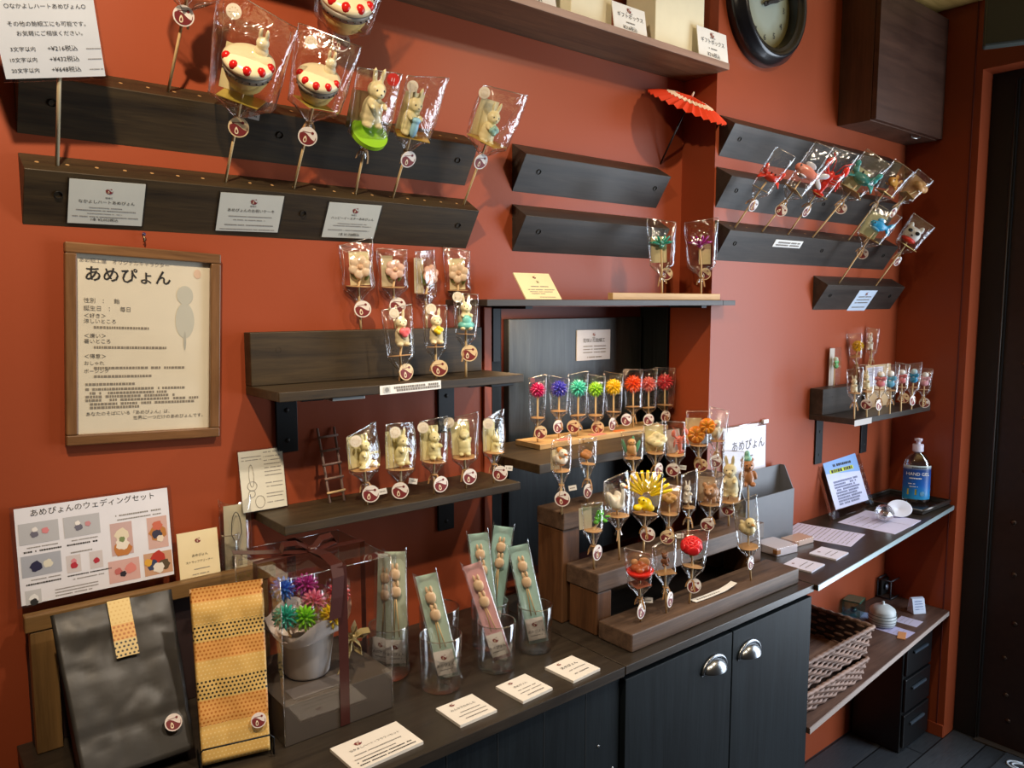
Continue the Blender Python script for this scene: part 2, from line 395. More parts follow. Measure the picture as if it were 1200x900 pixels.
b.box((XD-0.02, -1.0, 0.001), (XD+0.25-0.24, -0.42, 0.006), plain('#3d3630', 0.6)); struct(b.build('trim_4'))

# patterned mat in front of the door
b = MB(); b.box((2.45, -1.15, 0.0005), (2.922, -0.525, 0.007), plain('#22272e', 0.95, bump=0.6, bscale=500), 0.002)
mat_o = tag(b.build('door_mat'), 'dark mat with pale scroll pattern on the floor before the studded door', 'mat')
b = MB()
for i in range(4):
    for j in range(3):
        cx, cy = 2.52+0.112*i, -0.585-0.17*j
        b.tube([(cx+0.03*math.cos(t*0.5)*(1-t*0.03), cy+0.04*math.sin(t*0.5)*(1-t*0.03), 0.008) for t in range(20)], 0.0035, plain('#b9c2cc', 0.9), 5)
b.build('scroll_pattern', mat_o)

# ------------------------------------------------------------------ peg boards (three-cornered battens on the wall)
LEAN = Vector((0, -0.514, 0.857))
def batten(x0, x1, y0, z0, label, holes, group, screws):
    o = Vector((x0, y0, z0)); t = thing('peg_rail', label, 'wall rail', o, group=group)
    P = [(0, 0), (-0.050, -0.030), (0, -0.107)]
    b = MB(); b.prism([(p[0], p[1]) for p in P], 0, x1-x0, board('x') if x0 > 1.1 else dkwood('x'), 'x', 0.0008); b.build('batten', t)
    nf = Vector((0, -0.839, -0.545)); 
    b = MB()
    for hx in holes:
        c = Vector((hx-x0, -0.026, -0.0156))+LEAN*0.0004
        mt = frame3(c, (1, 0, 0), Vector((0, -0.857, -0.514))) 
        R = Matrix.Translation(c) @ LEAN.to_track_quat('Z', 'Y').to_matrix().to_4x4()
        b.lathe([(0.0001, 0), (0.0030, 0)], plain('#b48d5c', 0.6), 10, mat4=R)
    if holes: b.build('peg_hole', t)['kind'] = 'stuff'
    for sx in screws:
        b = MB(); c = Vector((sx, -0.030, -0.0615))+nf*0.0012
        R = Matrix.Translation(c) @ nf.to_track_quat('Z', 'Y').to_matrix().to_4x4()
        b.lathe([(0.0001, -0.004), (0.0046, -0.004), (0.0062, 0), (0.0058, 0.0006)], DARK, 14, mat4=R); b.build('screw_hole', t)
    return t
hl = [0.21+0.0405*i for i in range(20)]
RAILG = 'three-cornered dark wooden rails on the red wall'
batten(0.190, 1.020, 0, 1.902, 'long dark wooden rail high on the left wall, behind the wrapped cake sweets', hl, RAILG, (0.045, 0.40, 0.79))
batten(0.190, 1.022, 0, 1.767, 'long dark wooden rail carrying three grey price cards on its front', hl, RAILG, (0.045, 0.44, 0.79))
batten(1.153, 1.655, 0, 1.902, 'short empty dark rail with the red paper umbrella on its right end', [], RAILG, (0.055, 0.46))
batten(1.153, 1.655, 0, 1.767, 'short empty dark rail just above the slanted cream price card', [], RAILG, (0.055,))
batten(1.775, 2.735, YR, 2.038, 'topmost empty dark rail on the right wall below the round clock', [], RAILG, (0.05, 0.5))
batten(1.767, 2.735, YR, 1.903, 'middle dark rail of three on the right wall, behind the leaning sea creature sweets', [], RAILG, (0.05, 0.5))
batten(1.767, 2.735, YR, 1.763, 'dark rail on the right wall holding a row of leaning wrapped sweets', [1.80+0.075*i for i in range(12)], RAILG, (0.05, 0.5, 0.9))
batten(2.278, 2.800, YR, 1.627, 'shortest dark rail on the right wall with a tilted pale blue card', [], RAILG, (0.05, 0.45))

# ------------------------------------------------------------------ wall shelves
def wall_shelf(label, x0, x1, z, dp, back, y0, name='wall_shelf', th=0.017, brackets=(), bdrop=0.115, mat=None):
    t = thing(name, label, 'shelf', (x0, y0, z)); L = x1-x0; m = mat or dkwood('x')
    b = MB(); b.box((0, -dp, -th), (L, -0.0005, 0), m, 0.0015); b.build('shelf_board', t)
    if back:
        b = MB(); b.box((0, -back[1], 0.0003), (L-back[2], -0.0005, back[0]), m, 0.0015); b.build('back_board', t)
        b = MB(); b.lathe([(0.0001, -0.003), (0.004, -0.003), (0.005, 0.0004)], DARK, 14, mat4=Matrix.Translation((0.052, -back[1], back[0]*0.66)) @ Matrix.Rotation(PI/2, 4, 'X')); b.build('screw_hole', t)
    for bx in brackets:
        b = MB(); b.box((bx-0.021, -0.006, -th-bdrop), (bx+0.021, -0.0005, -th), STEEL_BLK, 0.001); b.box((bx-0.021, -dp*0.80, -th-0.006), (bx+0.021, -0.0005, -th-0.0002), STEEL_BLK, 0.001)
        for q in (0.3, 0.8): b.lathe([(0.0001, 0.0025), (0.0035, 0.002), (0.005, 0)], DARK, 10, mat4=Matrix.Translation((bx, -0.006, -th-bdrop*q)) @ Matrix.Rotation(PI/2, 4, 'X'))
        b.build('bracket', t)
    return t
ws = wall_shelf('dark wooden shelf with tall back board, holding pale flower sweets, right of the framed poster', 0.523, 1.062, 1.392, 0.150, (0.097, 0.030, 0.02), 0, brackets=(0.075, 0.44))
b = MB(); b.box((0.10, -0.145, -0.0235), (0.165, -0.105, -0.0175), plain('#8c8f90', 0.4, 0.4), 0.001); b.build('metal_clip', ws)
b = MB(); b.box((0.46, -0.14, -0.0235), (0.52, -0.09, -0.0175), STEEL_BLK, 0.001); b.build('metal_clip', ws)
wall_shelf('plain dark wooden shelf carrying five wrapped cream rabbit sweets and a toy ladder', 0.530, 1.062, 1.158, 0.140, None, 0, brackets=(0.43,), bdrop=0.10)
rs = wall_shelf('small dark shelf with back board near the corner, crowded with wrapped sweets', 2.284, 2.80, 1.192, 0.155, (0.082, 0.045, 0.02), YR, brackets=(0.06, 0.36), bdrop=0.15, mat=board('x'), th=0.018)

# gift shelf high above
GZ = 2.158
b = MB(); t = thing('wall_shelf', 'long brown shelf high on the wall holding cream boxes and price cards', 'shelf', (0.0, 0, GZ))
b.box((-0.25, -0.145, -0.017), (XP-0.001, -0.0005, 0), brnwood('x'), 0.001); b.build('shelf_board', t)
b = MB(); b.box((-0.25, -0.1465, -0.0165), (XP-0.001, -0.1452, -0.001), wood('laminate_edge', '#8a6e60', '#a98a7a', 'x', rough=0.4)); b.build('edge_strip', t)
# niche top shelf
b = MB(); t = thing('wall_shelf', 'thin grey-black shelf across the niche with a cream card and two flower sweets', 'shelf', (0, 0, 1.549))
b.box((0.966, -0.148, -0.0135), (XP-0.001, -0.0006, 0), board('x'), 0.001); b.box((XP-0.001, -0.148, -0.0135), (1.815, YR-0.0006, 0), board('x'), 0.001); b.build('shelf_board', t)
b = MB(); b.box((1.092, -0.12, -0.020), (1.112, -0.002, -0.014), STEEL_BLK); b.box((1.092, -0.008, -0.14), (1.112, -0.002, -0.014), STEEL_BLK); b.build('bracket', t)
b = MB(); b.box((1.705, -0.12, -0.020), (1.725, -0.010, -0.014), STEEL_BLK); b.build('bracket', t)
# black boards inside the niche
b = MB(); b.box((1.235, NY-0.022, ZC+0.001), (1.735, NY-0.002, 1.502), wood('black_panel', '#11161a', '#343c40', 'z', rough=0.35, scale=0.7, bump=0.2), 0.002)
tag(b.build('back_panel'), 'black stained upright panel at the back of the niche, behind the flower sweets', 'panel')
b = MB(); b.box((NX0+0.002, -0.002, ZC+0.001), (NX0+0.030, NY-0.004, NZ1-0.002), blkwood('z'), 0.001); tag(b.build('side_panel'), 'narrow black panel lining the left side of the niche', 'panel')
b = MB(); b.box((XP-0.012, 0.03, ZC+0.001), (XP-0.001, NY-0.004, NZ1-0.002), blkwood('z'), 0.001); tag(b.build('side_panel'), 'narrow black panel lining the right side of the niche', 'panel')
# niche middle shelf
t = thing('niche_shelf', 'short dark shelf inside the niche holding the row of bright flower sweets', 'shelf', (1.107, 0, 1.191))
b = MB(); b.box((0.014, -0.001, -0.021), (0.62, NY-0.024, 0), dkwood('x'), 0.0012); b.box((0, -0.150, -0.021), (0.645, -0.0015, 0), dkwood('x'), 0.0015); b.build('shelf_board', t)
b = MB(); b.box((0.03, -0.002, -0.027), (0.61, NY-0.03, -0.0215), STEEL_BLK, 0.0005); b.build('cleat', t)

# ------------------------------------------------------------------ clock
ck = thing('wall_clock', 'round black wall clock with pale aged face, high on the right wall', 'clock', (1.953, YR, 2.357))
RX = Matrix.Rotation(PI/2, 4, 'X'); RO = 0.166; RD = 0.118
b = MB(); b.lathe([(RD, 0.012), (RD+.004, 0.034), (0.122, 0.040), (0.129, 0.036), (0.133, 0.046), (0.143, 0.052), (0.150, 0.046), (0.156, 0.034), (RO, 0.026), (RO, 0.0), (RD, 0.0)], plain('#17161a', 0.28, 0.15, coat=0.3), 64, mat4=RX, closed=True); b.build('case_rim', ck)
def face_mat():
    m, nt, bs = new_mat('olive_rim_dial'); bsdf_set(bs, rough=0.5)
    tc = nt.nodes.new('ShaderNodeTexCoord'); g = nt.nodes.new('ShaderNodeVectorMath'); g.operation = 'LENGTH'
    nz = nt.nodes.new('ShaderNodeTexNoise'); nz.inputs['Scale'].default_value = 18
    ad = nt.nodes.new('ShaderNodeMath'); ad.operation = 'MULTIPLY_ADD'; ad.inputs[1].default_value = 0.04
    rp = nt.nodes.new('ShaderNodeValToRGB'); e = rp.color_ramp.elements
    e[0].position = 0.075; e[0].color = (*lin('#a4ad9f'), 1); e[1].position = 0.135; e[1].color = (*lin('#7d7446'), 1)  # grey-green in the middle, olive towards the rim
    L = nt.links.new; L(tc.outputs['Object'], g.inputs[0]); L(tc.outputs['Object'], nz.inputs['Vector']); L(nz.outputs[0], ad.inputs[0]); L(g.outputs['Value'], ad.inputs[2]); L(ad.outputs[0], rp.inputs[0]); L(rp.outputs[0], bs.inputs['Base Color'])
    return m
b = MB(); b.lathe([(0.0001, 0.012), (RD, 0.012)], face_mat(), 48, mat4=RX); b.build('dial', ck)
b = MB()
for h in range(1, 13):
    a = math.radians(90-30*h); put_text(b, str(h), 0.088*math.cos(a), 0.088*math.sin(a)-0.008, 0.023, INK, y=-0.0135)
b.build('numerals', ck)
for nm, ang, ln, wd in (('hour_hand', 90-66, 0.055, 0.0065), ('minute_hand', 90-72, 0.082, 0.0045)):
    b = MB(); b.prism([(-0.018, -wd*0.8), (ln*0.55, -wd), (ln*0.7, -wd*0.35), (ln, 0), (ln*0.7, wd*0.35), (ln*0.55, wd), (-0.018, wd*0.8)], -0.0185 if nm[0] == 'h' else -0.021, -0.0175 if nm[0] == 'h' else -0.020, INK, 'y')
    b.build(nm, ck, rot=(0, -math.radians(ang), 0))
b = MB(); b.lathe([(0.0001, 0.024), (0.006, 0.023), (0.007, 0.012)], INK, 16, mat4=RX); b.build('hub', ck)

# ------------------------------------------------------------------ wall cabinet
wc = thing('wall_cabinet', 'dark brown wooden cabinet hung high in the corner above the leaning sweets', 'cabinet', (2.384, YR, 2.093))
DW = wood('cabinet_brown', '#3d271c', '#5e3f30', 'z', rough=0.5, scale=0.5, bump=0.1)
b = MB(); b.box((0, -0.105, 0), (0.474, -0.0005, 0.395), DW, 0.001); b.build('body', wc)
b = MB(); b.box((0.001, -0.122, 0.002), (0.474, -0.1065, 0.394), wood('cabinet_door_brown', '#36221a', '#543a2e', 'x', rough=0.45, scale=0.4, bump=0.1), 0.001); dr = b.build('door', wc)
b = MB(); b.tube([(0.30, -0.095, -0.001), (0.30, -0.095, -0.010), (0.315, -0.105, -0.013), (0.33, -0.11, -0.008)], 0.0028, plain('#9c9a96', 0.3, 0.9)); b.build('hook', wc)
# dark monitor over the door
mp = at_x(1156, 52, 2.60)
mo = thing('monitor', 'dark flat monitor high above the studded door', 'monitor', mp, rz=math.radians(-66))
b = MB(); b.box((-0.008, 0, -0.006), (0.42, 0.04, 0.19), plain('#3a403c', 0.5), 0.006); b.build('casing', mo)
b = MB(); b.box((-0.002, -0.002, 0.0), (0.414, 0.0, 0.184), plain('#151a18', 0.45), 0.0008); b.build('screen', mo)
b = MB(); b.box((0.18, 0.01, 0.1905), (0.22, 0.03, CZ-mp.z-0.0005), STEEL_BLK); b.build('ceiling_bracket', mo)

# ------------------------------------------------------------------ counters and cabinet
CX0, CX1, CY = 1.083, 1.773, -0.430
lc = thing('display_counter', 'long black wooden counter at lower left under the paper bags and glasses', 'counter', (0.137, 0, 0))
b = MB(); b.box((0, CY, ZC-0.020), (CX0-0.137-0.002, -0.001, ZC), topwood('x'), 0.0015); b.build('counter_top', lc)
b = MB(); b.box((0.01, CY+0.012, 0.0), (CX0-0.137-0.004, CY+0.032, ZC-0.021), blkwood('z'), 0.001)
for i in range(1, 9): b.box((0.01+i*0.105, CY+0.0115, 0.0), (0.0115+i*0.105, CY+0.0122, ZC-0.021), DARK)
b.build('front_panel', lc)
b = MB(); b.box((0.01, CY+0.033, 0.0), (0.03, -0.002, ZC-0.021), blkwood('z')); b.build('side_panel', lc)
b = MB()
b.ell((0.885, CY+0.012, 0.70), (0.003, 0.0015, 0.003), plain('#9a9a98', 0.3, 0.9)); b.ell((0.925, CY+0.012, 0.64), (0.003, 0.0015, 0.003), plain('#9a9a98', 0.3, 0.9)); b.build('screw_head', lc)

cb = thing('base_cabinet', 'black two-door wooden cabinet with metal cup handles under the stepped stand', 'cabinet', (CX0, 0, 0))
WD = CX1-CX0
b = MB(); b.box((0, CY, ZC-0.018), (WD, -0.001, ZC), topwood('x'), 0.0015); b.build('cabinet_top', cb)
b = MB(); b.box((0.0, CY+0.022, 0), (WD-0.001, -0.112, ZC-0.019), blkwood('z'), 0.001); b.build('body', cb)
HM = plain('#8f9296', 0.28, 1.0)
def cup_handle(parent, x, y, z, s=1.0):
    b = MB(); nU, nV = 14, 7; vs, fs = [], []
    for j in range(nV+1):
        v = (PI/2)*j/nV
        for i in range(nU+1):
            u = PI*i/nU
            vs.append((x+0.036*s*math.cos(u)*math.cos(v*0.0)*math.sin(PI/2-v*0.0)*1.0*(1-0.0*v), y-0.024*s*math.sin(v)*(math.sin(u) if True else 1), z+0.027*s*math.sin(u)*math.cos(v)))
    for j in range(nV):
        for i in range(nU): fs.append((j*(nU+1)+i, j*(nU+1)+i+1, (j+1)*(nU+1)+i+1, (j+1)*(nU+1)+i))
    b.add(vs, fs, HM, True)
    rim = [(x+0.041*s*math.cos(PI*i/20), y-0.0016, z+0.031*s*math.sin(PI*i/20)) for i in range(21)]
    b.tube(rim, 0.0042*s, HM, 8)
    b.box((x-0.044*s, y-0.002, z-0.003), (x-0.036*s, y, z+0.003), HM); b.box((x+0.036*s, y-0.002, z-0.003), (x+0.044*s, y, z+0.003), HM)
    return b.build('cup_handle', parent)
SPL = at_y(857, 800, CY+0.003).x - CX0
for i, (a_, c_) in enumerate(((0.004, SPL-0.0018), (SPL+0.0018, WD-0.004))):
    b = MB(); b.box((a_, CY+0.003, 0.03), (c_, CY+0.021, ZC-0.030), blkwood('z'), 0.0012); d = b.build('door', cb)
    hp = at_y(838, 779, CY) if i == 0 else at_y(879, 761, CY)
    cup_handle(d, hp.x-CX0, CY+0.003, hp.z-0.012)

# angled right counter and the shelf below it
def slab(name, label, cat, poly, z0, z1, m, edge=None):
    t = thing(name, label, cat, (poly[0][0], poly[0][1], z0)); o = poly[0]
    b = MB(); b.prism([(p[0]-o[0], p[1]-o[1]) for p in poly], 0, z1-z0, m, 'z', 0.001); b.build('shelf_board', t)
    return t, o
RT, o = slab('wall_counter', 'narrow dark wall counter at right carrying the hand gel tray and papers', 'counter', [(CX1+0.003, -0.438), (XC-0.001, -0.335), (XC-0.001, YR-0.0008), (CX1+0.003, YR-0.0008)], ZC-0.015, ZC, topwood('x'))
b = MB(); dx, dy = XC-0.001-CX1-0.003, 0.103; ln = math.hypot(dx, dy)
b.box((0, -0.0018, 0.0005), (ln-0.003, -0.0003, 0.0145), plain('#9fb0b4', 0.3, 0.4)); b.build('edge_strip', RT, rot=(0, 0, math.atan2(dy, dx)))
b = MB(); b.box((0.44, 0.305, -0.11), (0.47, 0.325, -0.0005), STEEL_BLK); b.box((0.44, 0.10, -0.012), (0.47, 0.325, -0.0005), STEEL_BLK); b.build('bracket', RT)
LZ = 0.468
LS, o = slab('wall_shelf', 'lower brown shelf near the floor holding the stacked wicker baskets', 'shelf', [(CX1+0.003, -0.432), (XC-0.001, -0.340), (XC-0.001, YR-0.0008), (CX1+0.003, YR-0.0008)], LZ-0.016, LZ, wood('worn_brown', '#3c2c26', '#6a5146', 'x', rough=0.45))
b = MB(); b.box((0, -0.0015, 0.0005), (ln-0.006, -0.0002, 0.0155), plain('#a79890', 0.4)); b.build('edge_strip', LS, rot=(0, 0, math.atan2(0.092, dx)))

# black drawer tower on the floor
dt = thing('drawer_tower', 'black plastic drawer tower on the floor under the lower shelf', 'drawers', (2.636, -0.29, 0))
BP = plain('#0b0c0e', 0.4)
b = MB(); b.box((0, 0, 0), (0.205, 0.17, 0.405), BP, 0.004); b.build('body', dt)
for i in range(3):
    b = MB(); b.box((0.006, -0.010, 0.020+i*0.128), (0.199, -0.0005, 0.020+i*0.128+0.118), BP, 0.003); d = b.build('drawer', dt)
    b = MB(); b.box((0.045, -0.019, 0.095+i*0.128), (0.150, -0.0105, 0.104+i*0.128), plain('#3c4650', 0.3), 0.002); b.build('handle', d)

# ------------------------------------------------------------------ stepped stand (three separate planks and their blocks)
SG = 'brown plank steps on the black cabinet'
ss = thing('stepped_stand', 'brown wooden three-tier stand on the black cabinet, full of wrapped sweets', 'display stand', (CX0, 0, ZC))
def pl(name, a, c, ax='x', m=None):
    b = MB(); b.box((a[0]-CX0, a[1], a[2]-ZC), (c[0]-CX0, c[1], c[2]-ZC), m or brnstep(ax), 0.003); return b.build(name, ss)
def brnstep(ax): return wood('step_brown', '#362820', '#6b5443', ax, rough=0.5)
def brnblock(ax): return wood('block_brown', '#3f2718', '#6e4a2e', ax, rough=0.5)
pl('step_plank', (1.133, -0.400, ZC+0.0005), (1.752, -0.307, 0.884))
pl('step_plank', (1.134, -0.303, 0.939), (1.745, -0.208, 0.981))
pl('step_plank', (1.122, -0.215+0.004, 1.054), (1.735, -0.124, 1.093))
pl('block', (1.136, -0.300, ZC+0.0005), (1.180, -0.216, 0.9385), 'z', brnblock('z'))
pl('block', (1.695, -0.300, ZC+0.0005), (1.739, -0.216, 0.9385), 'z', brnblock('z'))
pl('block', (1.124, -0.206, ZC+0.0005), (1.176, -0.126, 1.0535), 'z', brnblock('z'))
pl('block', (1.685, -0.206, ZC+0.0005), (1.729, -0.126, 1.0535), 'z', brnblock('z'))

# ------------------------------------------------------------------ sweets: sculpted candy shapes (front -Y, stick enters at the origin, metres)
_CM = {}
_rm = bpy.data.objects.new('remesh_work', bpy.data.meshes.new('remesh_work')); COL.objects.link(_rm)
def candy_mat(hexc, gloss=0.25, clear=False):
    if clear:
        key = ('cc', hexc)
        if key not in _M:
            m, nt, b = new_mat('glassy_'+hexc.strip('#')); bsdf_set(b, base=lin(hexc), rough=0.12, spec=0.7, coat=0.6, sss=0.25)
            b.inputs['Subsurface Radius'].default_value = (0.01, 0.01, 0.01); b.inputs['Subsurface Scale'].default_value = 0.4
            _M[key] = m
        return _M[key]
    return plain(hexc, gloss, var=0.05)
def blob(ells, mat, voxel=0.0011, smooth=3):
    """several overlapping ellipsoids (mm) fused into one smooth surface"""
    b = MB()
    for e in ells:
        c, r = e[:3], e[3:6]; rot = e[6:9] if len(e) > 6 else (0, 0, 0)
        b.ell([x*0.001 for x in c], [x*0.001 for x in r], mat, [math.radians(a) for a in rot], 3)
    me = b.mesh('blob')
    old = _rm.data; _rm.data = me; _rm.modifiers.clear()
    md = _rm.modifiers.new('r', 'REMESH'); md.mode = 'VOXEL'; md.voxel_size = voxel; md.use_smooth_shade = True
    if smooth: ms = _rm.modifiers.new('s', 'SMOOTH'); ms.factor = 0.5; ms.iterations = smooth
    dg = bpy.context.evaluated_depsgraph_get(); dg.update()
    out = bpy.data.meshes.new_from_object(_rm.evaluated_get(dg)); out.materials.clear(); out.materials.append(mat)
    for p in out.polygons: p.use_smooth = True; p.material_index = 0
    return out
def ells(lst, mat, sub=2):
    b = MB()
    for e in lst:
        c, r = e[:3], e[3:6]; rot = e[6:9] if len(e) > 6 else (0, 0, 0)
        b.ell([x*0.001 for x in c], [x*0.001 for x in r], mat, [math.radians(a) for a in rot], sub)
    return b.mesh('bits')
def spikes(n, R, ln, r0, mat, c=(0, 0, 0), cap=1.0, flat=1.0):
    b = MB(); g = PI*(3-math.sqrt(5))
    for i in range(n):
        z = 1-2*(i+0.5)/n*cap; q = math.sqrt(max(0, 1-z*z)); d = Vector((q*math.cos(g*i), q*math.sin(g*i), z)); d = Vector((d.x, -d.z, d.y*flat)).normalized()
        p = Vector(c)*0.001
        b.tube([p+d*R*0.001*0.2, p+d*R*0.001, p+d*(R+ln*0.6)*0.001+Vector((0, -0.0006, 0.0008)), p+d*(R+ln)*0.001], lambda t, r=r0: r*0.001*(1.0 if t < 0.5 else (1.25 if t < 0.8 else 0.35)), mat, 6)
    b.ell([x*0.001 for x in c], (R*0.0008,)*3, mat); return b.mesh('spikes')
BLK = '#191512'
def bunny(main='#efe0ae', item=None, itemc=None, pose='stand', wear=None):
    B = [(0, 0, 17, 11, 10, 15), (0, 0, 9, 11.5, 10.5, 9), (0, -1, 37, 9.6, 9, 8.8), (0, -7, 34.5, 6, 5, 4.6), (0, 0, 29, 6, 6, 6),
         (-4.4, 0, 50, 2.7, 2.0, 8.5, 0, -6, 0), (4.4, 0, 50, 2.7, 2.0, 8.5, 0, 6, 0), (0, 9.5, 8, 3.6, 3.6, 3.6)]
    if pose == 'kick': B += [(8, -13, 25, 2.6, 9, 2.5, -12, 0, 30), (-8, -6, 23, 2.8, 6, 2.8, 30, 0, 0), (9, -7, 6, 5, 9, 6, 0, 0, 50), (-9, -7, 5, 5, 9, 5.5, 0, 0, -55), (-15, -9, 3, 5, 7, 3), (14, -11, 3, 5, 7, 3)]
    elif pose == 'back': B += [(9, 2, 24, 2.8, 3, 8, 0, 18, 0), (-9, 2, 24, 2.8, 3, 8, 0, -18, 0), (6, -5, 3, 4.8, 8, 3.4), (-6, -5, 3, 4.8, 8, 3.4)]
    else: B += [(7.2, -8.5, 24, 3, 7, 3, 15, 0, 0), (-7.2, -8.5, 24, 3, 7, 3, 15, 0, 0), (6, -5.5, 3, 4.8, 8.2, 3.4), (-6, -5.5, 3, 4.8, 8.2, 3.4)]
    P = [('body', blob(B, candy_mat(main, 0.35)))]
    if pose != 'back': P.append(('eyes', ells([(-3.8, -8.8, 38.5, 1.0, .8, 1.3), (3.8, -8.8, 38.5, 1.0, .8, 1.3), (0, -12.0, 35.6, 1.0, .7, .7)], candy_mat(BLK, .2))))
    it = {'heart': [(-3.5, -15, 24, 6, 4, 6), (3.5, -15, 24, 6, 4, 6), (0, -15, 19.5, 5.5, 3.8, 5.5)], 'bouquet': [(0, -15, 26, 4, 4, 4), (4, -14, 23, 4, 4, 4), (-4, -15, 22, 4, 4, 4), (0, -16, 19, 4, 4, 4)],
          'fish': [(0, -15, 23, 11, 3.5, 3.5), (11, -15, 23.5, 4, 1.5, 5)], 'cone': [(0, -14, 12, 5, 5, 12), (0, -14, 22, 6, 5, 4)], 'dress': [(0, -2, 8, 14, 12, 8), (0, -9, 17, 8, 5, 8)], 'scarf': [(0, -3, 29, 9, 9, 2.6), (4, -10, 22, 2.6, 2, 7)]}
    if item: P.append(('held_sweet' if item not in ('dress', 'scarf') else item, blob(it[item], candy_mat(itemc, .3), smooth=2)))
    return P, 0.058
def disc_bunny(c):
    P, h = bunny(); b = MB()
    out = []
    for n, m in P:
        m2 = m.copy(); m2.transform(Matrix.Translation((0, 0, 0.010))); out.append((n, m2))
    b.disc((0, -0.002, 0.004), 0.0195, 0.005, candy_mat(c, .3), 'z'); t = b.mesh('d'); t.transform(Matrix.Rotation(math.radians(28), 4, 'X'))
    return out+[('message_disc', t)], 0.068
def cake():
    y1, y2 = candy_mat('#ecd083', .4), candy_mat('#f0e0b6', .3)
    b = MB(); prof = [(0.0001, 0), (0.009, 0.001), (0.016, 0.007), (0.0205, 0.016), (0.0228, 0.026), (0.0232, 0.033), (0.0001, 0.033)]; b.lathe(prof, y1, 36); sp = b.mesh('sponge')
    b = MB(); b.lathe([(0.0226, 0.0215), (0.0239, 0.026), (0.0241, 0.031), (0.0225, 0.0215)], candy_mat('#8d8577', .4), 36, closed=True)
    for k in range(11): a = -PI*0.95+PI*0.9*k/10; b.ell((0.0238*math.cos(a), 0.0238*math.sin(a), 0.0245), (.0010, .0010, .0010), candy_mat(BLK), sub=1)
    bd = b.mesh('band')
    b = MB(); b.lathe([(0.0001, 0.041), (0.012, 0.0407), (0.020, 0.0395), (0.0244, 0.0365), (0.0255, 0.033), (0.024, 0.0295), (0.0001, 0.0295)], y2, 36); fr = b.mesh('frost')
    st = ells([(21.5*math.cos(a), 21.5*math.sin(a), 36.0, 4.6, 4.6, 5.4) for a in [math.radians(d) for d in (-158, -120, -84, -48, -12)]], candy_mat('#d21f1c', .2))
    bb = blob([(0, 0, 42, 7, 6, 8), (0, 0, 51, 6.5, 6, 6), (-3.2, 0, 60, 2.2, 1.8, 7), (3.2, 0, 60, 2.2, 1.8, 7)], candy_mat('#f1e4bd', .35))
    bb.transform(Matrix.Translation((0.009, 0.010, 0.0)))
    R = Matrix.Translation((0, 0.002, 0.002)) @ Matrix.Rotation(math.radians(21), 4, 'X')
    pt = [('sponge', sp), ('chocolate_band', bd), ('frosting', fr), ('strawberries', st), ('rabbit_topper', bb)]
    for _, m in pt: m.transform(R)
    return pt, 0.062
def flower(c, leaf='#7f8f4a', cen='#e6b98e'):
    pet = [(10*math.cos(k*PI/3+.3), -5, 18+10*math.sin(k*PI/3+.3), 6.6, 3.6, 6.6) for k in range(6)]
    return [('petals', blob(pet+[(0, -4, 18, 6, 3, 6)], candy_mat(c, .35), smooth=1)), ('flower_centre', ells([(0, -8, 18, 3.4, 2, 3.4)], candy_mat(cen, .35))), ('leaf', ells([(-10, 1, 10, 4, 2, 10, 0, -25, 0), (9, 2, 5, 3, 1.5, 7, 0, 30, 0)], candy_mat(leaf, .4)))], 0.036
def mum(c, r=13, n=84): return [('petals', spikes(n*2//3, r*0.55, r*0.75, 1.6, candy_mat(c, clear=True), (0, 0, r+3)))], 0.033
def lily(c):
    b = MB(); mt = candy_mat(c, clear=True)
    for k in range(16):
        a = 2*PI*k/16; e = 0.25+0.5*(k % 2); d = Vector((math.cos(a)*math.cos(e), math.sin(a)*math.cos(e), math.sin(e)))
        b.ell(Vector((0, 0, .012))+d*0.013, (.0125, .0034, .0022), mt, (0, -e, a))
    b.ell((0, 0, .012), (.006, .006, .006), mt); return [('petals', b.mesh('lily'))], 0.034
def rose(c):
    b = MB(); mt = candy_mat(c, .25)
    for k in range(26):
        a = k*2.399; rr = 0.0012+0.0132*math.sqrt(k/26); 
        b.ell((rr*math.cos(a), rr*math.sin(a), .016-.0006*k*0.35), (.0072+.0001*k, .0022, .0105-.0001*k), mt, (math.radians(-18), 0, a+PI/2))
    b.ell((0, 0, .012), (.013, .013, .011), mt)
    me = b.mesh('rose'); me.transform(Matrix.Translation((0, 0, .008)) @ Matrix.Rotation(math.radians(35), 4, 'X'))
    return [('petals', me), ('leaf', ells([(-8, 0, 2, 6, 4, 1.5, 0, 25, 0), (8, 0, 2, 6, 4, 1.5, 0, -25, 0), (0, 0, 0, 3, 3, 5)], candy_mat('#4f8a4a', .3)))], 0.034
def bird(c, beak='#d98a2b', belly=None, tail=None, tall=False):
    B = [(0, 0, 13, 10, 13, 11), (0, -9, 25, 7.5, 7.5, 7.5), (0, 15, 15, 4, 9, 3, 15, 0, 0), (9, 1, 14, 3, 10, 7), (-9, 1, 14, 3, 10, 7)] if not tall else [(0, 0, 15, 11, 10, 16), (0, -2, 34, 9, 8.5, 8.5), (10.5, 0, 17, 2.5, 4, 10, 0, 15, 0), (-10.5, 0, 17, 2.5, 4, 10, 0, -15, 0)]
    hz, hy = (25, -16) if not tall else (33, -11)
    P = [('body', blob(B, candy_mat(c, .3))), ('beak', ells([(0, hy-1, hz-1, 2.6, 5, 2)], candy_mat(beak, .3))), ('eyes', ells([(-4.5, hy+2.2, hz+2, 1.1, 1, 1.2), (4.5, hy+2.2, hz+2, 1.1, 1, 1.2)], candy_mat(BLK)))]
    if belly: P.append(('markings', blob([(0, -6, 14, 8, 6, 11), (0, 2, 37 if tall else 29, 6, 5, 5)], candy_mat(belly, .3))))
    return P, 0.044 if tall else 0.036
